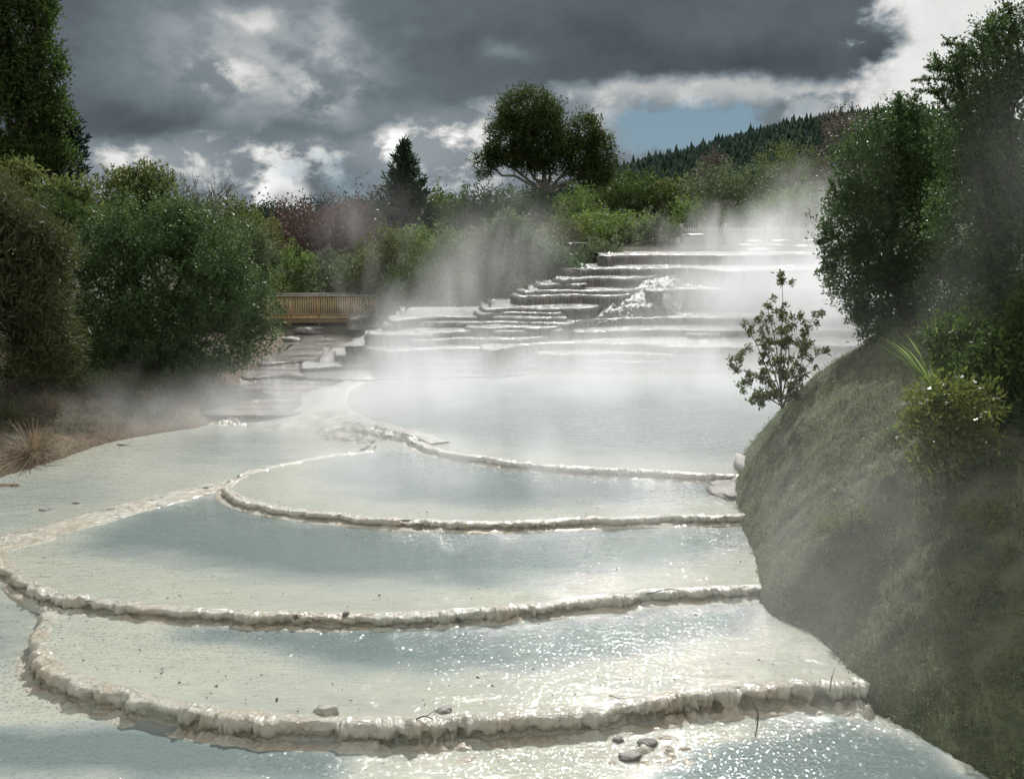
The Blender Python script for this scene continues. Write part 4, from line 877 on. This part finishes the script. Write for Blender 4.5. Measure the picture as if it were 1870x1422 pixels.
def debris():
    rs = np.random.RandomState(15); Ps = []
    for R, z, w in ((RIM_B, L['B'], 130), (RIM_C, L['C'], 70), (RIM_D, L['D'], 25)):
        c, s = catmull(np.array([P2(px, py, z) for px, py in R]), .05); j = rs.randint(0, len(c), w); o = c[j]+rs.normal(size=(w, 2))*[.1, .05]+[0, .25]+np.abs(rs.normal(size=(w, 2)))*[.0, .45]
        o = o[inside(o, np.vstack([c, [[9, 30], [-14, 30]]]))]; Ps.append(np.column_stack([o, np.full(len(o), z+.012)]))
    P = np.vstack(Ps); n = len(P); V, Fq, t = leaves(P, rs.normal(size=(n, 3))*[1, 1, .15], .045*(.4+rs.rand(n)), .018*(.5+rs.rand(n)), rs, rs.rand(n)); tag(mesh('leaf_litter', V, Fq, M['bark'], None, False, {'tint': t}), kind='stuff')
debris()
# ---- pine wood on the hill (reads as one mass)
def wood():
    rs = np.random.RandomState(3); Vs = []; Fs = []; off = 0; ts = []
    n = 12000; X = 30+rs.rand(n)*330; Y = 330+rs.rand(n)*190
    Z = ground_z(X, Y); a = np.arctan2(X, Y)*F+W0/2; ok = (a > 1085) & (a < 1900); X, Y, Z = X[ok], Y[ok], Z[ok]
    for x, y, z in zip(X, Y, Z):
        h = 5.5+3.5*rs.rand(); h *= 1.25 if rs.rand() < .08 else 1; r = h*.23; k = 7; V = []; lv = 5
        for j in range(lv):
            t0 = j/lv; rr = r*(1-t0)*(1+.2*rs.rand()); th = np.arange(k)/k*6.283+rs.rand()*6; jit = 1+.22*rs.normal(size=k)
            V.append(np.stack([x+np.cos(th)*rr*jit, y+np.sin(th)*rr*jit, z+h*(.12+.88*t0)+rs.normal(size=k)*.12], 1)); V.append(np.array([[x+rs.normal()*.08, y, z+h*min(1, .12+.88*t0+.36)]]))
            idx = off+j*(k+1); q = np.arange(k); Fs.append(np.stack([idx+q, idx+(q+1) % k, np.full(k, idx+k)], 1))
        V = np.vstack(V); Vs.append(V); ts.append(np.full(len(V), rs.rand())); off += len(V)
    tag(mesh('pine_wood', np.vstack(Vs), np.vstack(Fs), M['pine'], None, False, {'tint': np.concatenate(ts)}), 'far dark green pine plantation covering the ridge', None, None, 'stuff')
wood()
def farwood():
    rs = np.random.RandomState(4); n = 130000; x = -260+rs.rand(n)*340; y = 190+rs.rand(n)*110; z = ground_z(x, y); h = 2.5+3.0*np.clip(fbm(np.stack([x/9, y/30, x*0], 1), 3)+.3, 0, 2)+2.5*rs.rand(n)**3
    k = np.abs(x)/y < .62; x, y, z, h = x[k], y[k], z[k], h[k]; n = len(x)
    cz = z+h*rs.rand(n); V, Fq, t = leaves(np.stack([x, y, cz], 1)+rs.normal(size=(n, 3))*1.2, rs.normal(size=(n, 3))*.7+[0, 0, .5], .5+rs.rand(n)*.4, .25+.2*rs.rand(n), rs, rs.rand(n))
    tag(mesh('far_wood', V, Fq, M['pine'], None, False, {'tint': t}), 'low dark belt of far woodland on the skyline', None, None, 'stuff')
farwood()
def mast():
    p = gz(541, 170); t = at(541, 383, 170); r = empty('mast', p, 'tiny dark pole beside the foot of the white steam plume', 'pole'); mb = MB(); mb.tube([p, t], [.2, .14], 6); mb.build('pole', M['darkmetal'], r); m2 = MB(); m2.box(t+[0.2, 0, -.2], (1.0, .4, .3)); m2.build('lamp_arm', M['darkmetal'], r, False)
mast()

# ------------------------------------------------------------------ built things
def footbridge():
    d = 48.0; a = at(470, 541, d); b = at(690, 541, d+.6); zt = a[2]; zb = zt-1.0; root = empty('footbridge', ((a[0]+b[0])/2, d, zb), 'timber footbridge with a close slatted balustrade left of the steps', 'bridge')
    ln = b[0]-a[0]; rot = math.atan2(b[1]-a[1], ln); cx, cy = (a[0]+b[0])/2, (a[1]+b[1])/2; ux = np.array([math.cos(rot), math.sin(rot), 0])
    MB().box((cx, cy, zt), (ln, .14, .05), rot).build('handrail', M['timbergrey'], root, False)
    MB().box((cx, cy+.05, zt-.10), (ln, .05, .10), rot).build('top_rail', M['timber'], root, False)
    MB().box((cx, cy+.05, zb+.12), (ln, .05, .10), rot).build('bottom_rail', M['timber'], root, False)
    MB().box((cx, cy+.7, zb-.02), (ln, 1.5, .06), rot).build('deck', M['timber'], root, False)
    MB().box((cx, cy+.1, zb-.16), (ln, .08, .2), rot).build('beam', M['timber'], root, False)
    nb = 52; rs = np.random.RandomState(2); c0 = np.array([cx, cy, 0]); bal = None
    for i in range(nb):
        p = c0+ux*((i+.5)/nb-.5)*ln+[0, -.0, zb+.46]
        if bal is None: bal = MB().box((0, 0, 0), (.065, .022, 1.0), rot).build('baluster', M['timber'], None, False); o = bal
        else: o = bal.copy(); COL.objects.link(o)
        o.parent = root; o.location = Vector(p)-root.location
    for i in range(5):
        p = c0+ux*(i/4-.5)*(ln-.2)+[0, .12, zb-.1]; MB().box(p+np.array([0, 0, .25]), (.10, .09, 1.5), rot).build('post', M['timber'], root, False)
    # far balustrade
    MB().box((cx, cy+1.45, zt), (ln, .12, .05), rot).build('handrail', M['timbergrey'], root, False)
footbridge()
def fence():
    d = 62; a = at(1243, 417, d); b = at(1560, 414, d+2); zt = a[2]; root = empty('picket_fence', ((a[0]+b[0])/2, d, zt-1.1), 'pale weathered picket fence above the steaming top of the steps', 'fence'); ln = b[0]-a[0]; rot = math.atan2(b[1]-a[1], ln); ux = np.array([math.cos(rot), math.sin(rot), 0]); c0 = (a+b)/2; c0[2] = zt
    for dz, nm in ((-.08, 'rail'), (-.9, 'rail')): MB().box(c0+[0, .06, dz], (ln, .06, .09), rot).build(nm, M['timbergrey'], root, False)
    n = 70; proto = MB().box((0, 0, -.5), (.05, .025, 1.1), rot).build('picket', M['timbergrey'], None, False)
    for i in range(n):
        o = proto if i == 0 else proto.copy()
        if i: COL.objects.link(o)
        o.parent = root; o.location = Vector(c0+ux*((i+.5)/n-.5)*ln+[0, 0, 0])-root.location
    for i in range(5): MB().box(c0+ux*(i/4-.5)*ln+[0, .13, -.42], (.14, .12, 1.4), rot).build('post', M['timbergrey'], root, False)
fence()
def cabinet():
    d = 55; c = at(1058, 462, d); root = empty('service_cabinet', (c[0], d, c[2]-.55), 'small dark metal box on legs half hidden by shrubs left of the top step', 'box')
    MB().box(c+[0, 0, .1], (.75, .5, .75)).build('body', M['darkmetal'], root, False); MB().box(c+[0, -.02, .5], (.85, .6, .06)).build('lid', M['rock'], root, False)
    for s in (-.3, .3): MB().box(c+[s, 0, -.6], (.08, .08, .65)).build('leg', M['darkmetal'], root, False)
cabinet()
def stone(px, py, z, rx, rz, label, seed, mat='rock', ry=None, d=None, cat='stone', grp=None, name='stone', flat=1):
    p = at(px, py, d) if d else onz(px, py, z); rs = np.random.RandomState(seed); th = np.linspace(0, math.pi, 14); ph = np.arange(20)/20*2*math.pi
    T, Ph = np.meshgrid(th, ph, indexing='ij'); D = np.stack([np.sin(T)*np.cos(Ph), np.sin(T)*np.sin(Ph), np.cos(T)], -1).reshape(-1, 3)
    r = 1+.35*fbm(D*1.5+seed*3.7, 4)+.2*(.5-worley(D[:, :2]*2+seed, seed)); V = D*r[:, None]*[rx, ry or rx*.8, rz]
    V[:, 2] = np.minimum(V[:, 2], rz*(.75+.1*V[:, 0]/rx)); a = rs.rand()*6; ca, sa = math.cos(a)*.3+.7, 0
    o = mesh(name, V+p, gridfaces(14, 20, True), M[mat], loc=p); return tag(o, label, cat, grp)
stone(812, 1298, L['B'], .085, .05, 'knobbly grey stone resting on the front rim near its middle', 1)
stone(800, 1296, L['B'], .05, .03, 'pale chip beside the knobbly grey stone on the front rim', 2, 'palestone')
stone(1183, 1360, L['A'], .11, .07, 'grey stone in the shallows just below the front rim, right of centre', 3)
stone(1128, 1352, L['A'], .06, .06, 'small dark stone under the front rim left of the grey one', 4)
stone(1150, 1380, L['A'], .12, .04, 'flat brownish stone in the shallows below the grey stone', 5)
stone(632, 1122, L['C'], .05, .06, 'dark brown pebble lodged in the second rim', 7)
stone(540, 1126, L['C'], .03, .05, 'thin dark pebble in the second rim left of the brown one', 8)
stone(140, 918, L['F'], .07, .04, 'dark stone alone on the pale flat at the far left', 9)
stone(85, 930, L['F'], .13, .03, 'flat grey stone on the pale flat left of the dark one', 10)
stone(225, 812, L['F'], .14, .05, 'low stone by the water edge of the left bank', 11)
stone(598, 1300, L['B'], .13, .10, 'crusted brown knob standing on the front rim left of centre', 15, 'rim')
stone(1330, 893, L['D'], .34, .10, 'pale layered sinter ledge sticking out from the foot of the bank', 16, 'rock', 1.0, cat='rock')
stone(1352, 878, L['D'], .25, .16, 'grey lumpy rock behind the pale ledge at the bank foot', 17, 'rock', .8, cat='rock')
stone(1372, 858, 0, .3, .2, 'rounded grey rock at the foot of the bank beside the upper pool', 18, 'rock', .9, cat='rock')
stone(530, 622, -.05, .45, .2, 'dark boulder in the stream under the footbridge', 19, 'rock', cat='rock')
stone(566, 606, 0, .6, .3, 'wide dark boulder on the stream edge under the footbridge', 20, 'rock', cat='rock')
stone(1268, 429, 0, .62, .09, 'pale flat slab lying alone beside the left post of the picket fence', 21, 'palestone', .5, d=58, cat='slab')
for i, (px, py, rx) in enumerate([(1362, 448, .5), (1385, 456, .6), (1412, 448, .55), (1440, 462, .7), (1470, 450, .5), (1395, 470, .8), (1352, 462, .5), (1372, 484, .7), (1455, 478, .6), (1425, 440, .5), (1480, 440, .4), (1418, 478, .5), (1405, 462, .5), (1378, 441, .4)]):
    stone(px, py, 0, rx, .10, 'pale wet flat stone among the scattered stones at the top of the steps', 30+i, 'palestone', .5, d=53.5+(484-py)*.08, cat='stone', grp='flat stones at the top of the steps')
def twig(pts, z, r, label, seed):
    rs = np.random.RandomState(seed); w = np.array([onz(px, py, z)+[0, 0, h] for px, py, h in pts]); c, s = catmull(w, .02); mb = MB(); mb.tube(c, np.linspace(r, r*.5, len(c)), 5); j = len(c)//2
    branch(mb, c[j], c[j]+rs.normal(size=3)*.06+[0, 0, .05], r*.6, r*.3, rs, .1, 4, 4); m = mb; p = c[0]; tag(m.build('twig', M['bark'], loc=p), label, 'twig')
twig([(1110, 1268, .0), (1130, 1288, .08), (1148, 1302, .05)], L['B'], .005, 'thin twig sloping over the front rim near its middle', 1)
twig([(1375, 1285, .03), (1384, 1308, .02), (1380, 1330, -.1)], L['B'], .014, 'dark twig hanging down the front rim at its right part', 2)
twig([(760, 1320, .05), (775, 1316, .06), (792, 1318, .03)], L['B'], .009, 'short dark twig on the front rim beside the knobbly stone', 3)
twig([(1180, 1088, .03), (1220, 1082, .05), (1260, 1084, .03)], L['C'], .010, 'dark twig lying along the second rim near the right bank', 4)
twig([(1515, 1270, .05), (1518, 1255, .15)], L['B'], .008, 'upright stub of twig on the front rim by the bank', 5)

# ------------------------------------------------------------------ steam
def steam(c, r, dens, seed, thr=.42, scale=1.0, soft=.22, top=.0, stretch=(1, 1, .6), g=.45, label=None, lean=0.0, ec=.16, step=1.0, detail=4):
    c = np.asarray(c, float); th = np.linspace(0, math.pi, 13); ph = np.arange(20)/20*2*math.pi; T, Ph = np.meshgrid(th, ph, indexing='ij')
    D = np.stack([np.sin(T)*np.cos(Ph), np.sin(T)*np.sin(Ph), np.cos(T)], -1).reshape(-1, 3)
    m = bpy.data.materials.new('steam'); m.use_nodes = True; nt = m.node_tree; E.nt = nt; nt.nodes.clear(); out = nt.nodes.new('ShaderNodeOutputMaterial')
    tc = nt.nodes.new('ShaderNodeTexCoord'); ob = tc.outputs['Object']; ln = nt.nodes.new('ShaderNodeVectorMath'); ln.operation = 'LENGTH'; nt.links.new(ob, ln.inputs[0])
    env = smooth(E(ln.outputs['Value']), 1.0, .05)
    p = mapping(pos(), scale=tuple(s*scale for s in stretch), loc=(seed*3.7, seed*1.9, seed*.7), rot=(0, lean, 0))
    n = noise(p, 1.0, detail, .55, .9)
    sp = nt.nodes.new('ShaderNodeSeparateXYZ'); nt.links.new(ob, sp.inputs[0])
    f = smooth(n+(env-.5)*ec-E(sp.outputs[2])*top, thr, thr+soft)
    den = f*env*dens
    vs = nt.nodes.new('ShaderNodeVolumePrincipled'); vs.inputs['Color'].default_value = (.98, .985, 1, 1); vs.inputs['Anisotropy'].default_value = g; link(den, vs.inputs['Density'])
    nt.links.new(vs.outputs[0], out.inputs['Volume']); m.cycles.volume_step_rate = step
    o = mesh('steam', D*1.0, gridfaces(13, 20, True), m); o.location = c; o.scale = r
    return tag(o, label, None, None, 'stuff')
def ps(px, py, d): return at(px, py, d)
scene.cycles.volume_bounces = 2
steam(ps(1480, 570, 40), (9.0, 8.0, 4.6), .72, 1, .34, .42, .34, .05)            # thick bright steam over the right hand steps
steam(ps(1400, 440, 52), (8.0, 5.0, 3.0), .28, 2, .42, .5, .28)                 # over the top stones
steam(ps(1150, 680, 32), (13.0, 8.0, 2.1), .42, 3, .36, .40, .34, .08)            # low over the upper pool
steam(ps(770, 690, 29), (4.0, 3.5, 3.4), .6, 4, .38, .45, .34, .06)              # column above the mound
steam(ps(620, 750, 26.5), (5.8, 3.6, 2.0), .5, 5, .37, .5, .34, .06)
steam(ps(770, 540, 39), (6.0, 3.0, 3.4), .36, 6, .41, .40, .36, .02, lean=.3)   # wisps before the thicket
steam(ps(910, 480, 42), (4.0, 2.5, 4.4), .26, 7, .42, .38, .34, 0, lean=.3)
steam(ps(300, 740, 25.5), (7.5, 2.8, 1.6), .24, 8, .42, .5, .36, .05)            # left low mist
steam(ps(660, 400, 50), (4.6, 3.0, 3.4), .09, 9, .41, .4, .36, 0)
steam(ps(1600, 1040, 12.2), (5.8, 3.2, 3.2), .17, 10, .34, .28, .45, 0)          # thin over the mossy slope
steam(ps(1830, 480, 15.6), (3.4, 1.8, 4.0), .07, 11, .36, .3, .42, 0)          # before the right bush
steam(ps(900, 850, 20), (9.5, 5.0, 1.3), .22, 12, .37, .4, .36, .05)
steam(ps(1480, 380, 55), (4.2, 4.0, 3.6), .18, 14, .40, .4, .3, 0)
steam((2.5, 20, 1.2), (12.5, 12, 4.6), .020, 16, .30, .12, .5, 0, detail=2)        # thin veil over all the hot water
steam(ps(518, 362, 260), (9.0, 7.0, 7.4), .45, 13, .40, .16, .1, 0, g=.3, label='dense white steam plume rising behind the far trees', stretch=(1, 1, 1), ec=.35)
steam(ps(548, 388, 250), (8.0, 5.0, 3.0), .5, 15, .42, .25, .1, 0, g=.3, stretch=(1, 1, 1), ec=.3)
